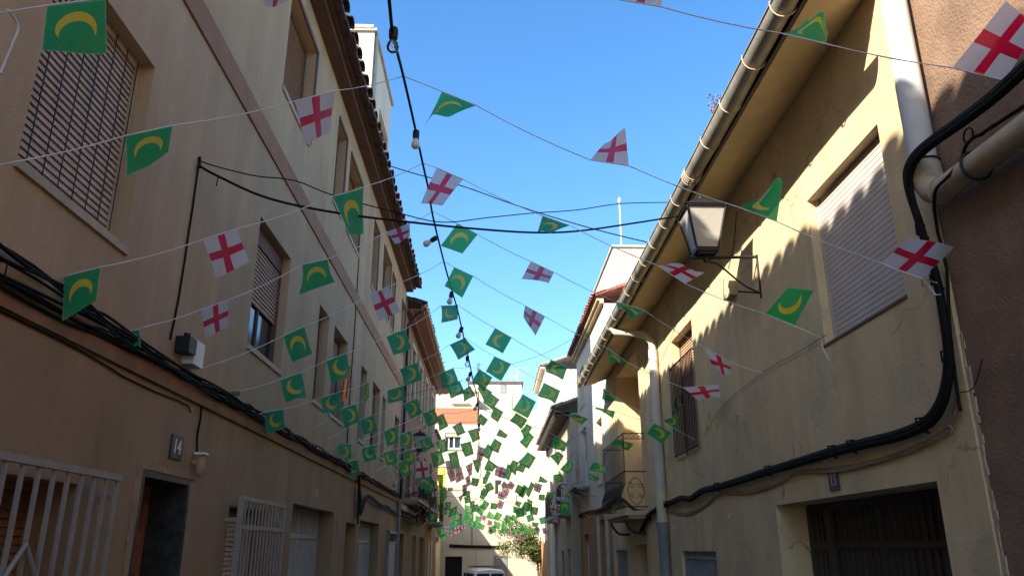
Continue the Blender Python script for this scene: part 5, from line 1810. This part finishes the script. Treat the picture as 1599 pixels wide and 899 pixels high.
grnd = {}
flagcount = 0
nwarn = 0
for gi, (ya, apx, cpx, yc, rpx, yr) in enumerate(GAR):
    C = on_y(cpx[0], cpx[1], yc)
    A = Vector((XL + .04, ya, 0)); Bq = Vector(((2.9 if gi < 15 else 2.75) + .25 * (gi < 15), yr, 0))
    if gi == 1: Bq.x = 2.72
    Af, Bf = Vector((A.x, A.y, C.z)), Vector((Bq.x, Bq.y, C.z))
    rows = []
    for line in FL[gi].strip().split('\n'):
        f = line.split()
        c = [float(v) for v in f[2:]]
        cs_ = [(c[0], c[1]), (c[2], c[3]), (c[4], c[5]), (c[6], c[7])]
        if gi >= 13:                                # small far flags: corners measured a little tight
            mxx_ = sum(q[0] for q in cs_) / 4; myy_ = sum(q[1] for q in cs_) / 4
            k_e = 1.18 if gi < 17 else 1.12
            cs_ = [(mxx_ + (q[0] - mxx_) * k_e, myy_ + (q[1] - myy_) * k_e) for q in cs_]
        rows.append((f[0], f[1], cs_))
    rows.sort(key=lambda r_: r_[2][0][0])
    left, right = [], []
    for k, (kind, dr, cs) in enumerate(rows):
        mid = (cs[0][0] + cs[1][0]) / 2
        isl = mid < cpx[0]
        P, Q = (Af, C) if isl else (C, Bf)
        SL = plane_pt(*cs[0], P, Q); SR = plane_pt(*cs[1], P, Q)
        (left if isl else right).append((SL, SR))
        side = max(.20, min(SIDE, (SR - SL).length * 1.25)) * (1.2 if gi >= 14 else 1)
        far_ = []
        for (pp, base) in ((cs[2], SR), (cs[3], SL)):
            d = ray(*pp).normalized()
            w_ = base - EYE
            tb = d.dot(w_)
            disc = tb * tb - (w_.length_squared - side * side)
            if disc > 0:
                cand = [tb - math.sqrt(disc), tb + math.sqrt(disc)]
                cand.sort(key=lambda t: abs((EYE + d * t).y - base.y) + (0.02 if (EYE + d * t).y < base.y else 0))
                tt = min(cand) if (gi, k) == (1, 5) else cand[0]
            else:
                tt = tb
            far_.append(EYE + d * tt)
        FR, FLq = far_
        # crescent direction in flag coordinates
        U = Vector((cs[1][0] - cs[0][0], cs[1][1] - cs[0][1])); V = Vector((cs[3][0] - cs[0][0], cs[3][1] - cs[0][1]))
        det = U.x * V.y - U.y * V.x
        bd = DIR[dr]
        if abs(det) > 1e-3:
            du = (bd[0] * V.y - bd[1] * V.x) / det * U.length; dv = (U.x * bd[1] - U.y * bd[0]) / det * V.length
        else:
            du, dv = 0, -1
        l_ = math.hypot(du, dv) or 1
        du /= l_; dv /= l_
        nseg = 10 if gi < 4 else (6 if gi < 9 else 4)
        if kind == 'r': du, dv = 1, 0
        mb = MB(); uvs = []; uv2 = []
        curl = [random.choice((0, 0, 1)) * random.uniform(-.07, .07) for _ in range(2)]
        nrm = (SR - SL).cross(FLq - SL)
        nrm = nrm.normalized() if nrm.length > 1e-6 else Vector((0, 1, 0))
        ph = random.uniform(0, 6); am = random.uniform(.006, .014) * (1.0 if gi < 9 else .6); fa = random.uniform(2.5, 5.5)
        vs = []; fs = []
        for i in range(nseg + 1):
            for j in range(nseg + 1):
                u = i / nseg; v = j / nseg
                p = (SL.lerp(SR, u)).lerp(FLq.lerp(FR, u), v)
                p = p + nrm * (am * math.sin(fa * u + 2.2 * v + ph) * v * (1 + 1.2 * v))
                if (gi, k) in ((0, 3), (1, 2), (1, 4), (3, 6)):
                    p = p + nrm * (.05 * math.sin(PI * 2 * u + ph) * v)
                p = p + nrm * ((curl[0] * u ** 3 + curl[1] * (1 - u) ** 3) * v ** 3)
                uv2.append((u, v)); vs.append(p)
                a_, b__ = u - .5, v - .5
                uvs.append((.5 + a_ * du + b__ * dv, .5 - a_ * dv + b__ * du))
        for i in range(nseg):
            for j in range(nseg):
                w__ = nseg + 1
                fs.append((i * w__ + j, (i + 1) * w__ + j, (i + 1) * w__ + j + 1, i * w__ + j + 1))
        mb.add(vs, fs, 0, True); mb.uv = uvs; mb.uv2 = uv2
        o = mb.build('bunting_flag', M['green'] if kind == 'g' else M['red'], at=SL)
        what = 'green flag with yellow crescent' if kind == 'g' else 'white flag with red cross'
        lab = CUSTOM.get((gi, k)) or f'{what}, {CNT[k] if k < 20 else "number " + str(k + 1)} from left on the {ORD[gi]} garland ' + ('string' if gi == 18 else 'string from the camera')
        if k >= 20 or (gi > 14 and k > len(rows) / 2):
            lab = f'{what}, {CNT[len(rows) - 1 - k]} from right on the {ORD[gi]} garland ' + ('string' if gi == 18 else 'string from the camera')
        if gi == 0 or (gi, k) in CUSTOM: pass
        tag(o, lab, 'flag', 'green crescent flags on the garlands' if kind == 'g' else 'red cross flags on the garlands')
        flagcount += 1
    # the string itself
    if apx:
        a3 = on_x(apx[0], apx[1], A.x) if gi >= 2 else plane_pt(apx[0], apx[1], Af, C)
    elif left:
        d = left[0][0] - C; a3 = C + d * ((A.x - C.x) / d.x); a3.z = max(2.0, min(a3.z, 3.2)) if gi < 17 else a3.z
    else:
        a3 = Vector((A.x, A.y, 3.0))
    if rpx:
        b3 = on_x(rpx[0], rpx[1], 3.12 if gi != 1 else 2.95)
    else:
        q = right[-1][1]
        d = q - (right[-2][1] if len(right) > 1 else C)
        if abs(d.x) < .05: d = q - C
        b3 = q + d * ((Bf.x - q.x) / d.x)
        b3.z = max(b3.z, q.z - 1.6)
    pts = [a3]
    for (s1, s2) in left: pts += [s1, s2]
    pts.append(C)
    for (s1, s2) in right: pts += [s1, s2]
    pts.append(b3)
    # keep x monotone
    pts = sorted(pts, key=lambda p: p.x)
    path = []
    for i in range(len(pts) - 1):
        path.append(pts[i])
        L_ = (pts[i + 1] - pts[i]).length
        if L_ > .5:
            path += [pts[i].lerp(pts[i + 1], t_) - Vector((0, 0, .02 * L_ * 4 * t_ * (1 - t_))) for t_ in (.25, .5, .75)]
    path.append(pts[-1])
    rs = []
    if gi == 2: path += [b3 + Vector((-.02, -.06, -.12)), b3 + Vector((-.02, -.16, -.26))]
    if gi == 4: path = [a3 + Vector((.03, -.08, .0)), a3 + Vector((.02, -.03, .02))] + path
    if gi == 1:
        path += [b3 + Vector((-.01, .02, -.08)), b3 + Vector((-.02, -.05, -.1))]
    mb = MB(); mb.tube(path, [(.0028 + .0022 * abs(math.sin(i * 1.7))) if gi < 6 else (.0035 if gi < 9 else .0055) for i in range(len(path))], 5)
    so_ = mb.build('garland_string', M['string'], at=a3)
    tag(so_, f'white plastic tape of the {ORD[gi]} garland crossing the street from the camera' if gi < 18 else 'white tape of the farthest garland by the end houses', 'string', 'garland strings')

# a few loose ends and remnants
mb = MB()
a = on_x(0, 115, XL + .3); b = on_x(28, 40, XL + .3); c = on_x(12, 15, XL + .3)
mb.tube(smooth_path([a, a.lerp(b, .6) + Vector((.01, 0, .02)), b, c], 4), .006, 5)
tag(mb.build('loose_tape', M['string'], at=c), 'loose end of white tape dangling at the top left edge', 'string')
print('FLAGS', flagcount)
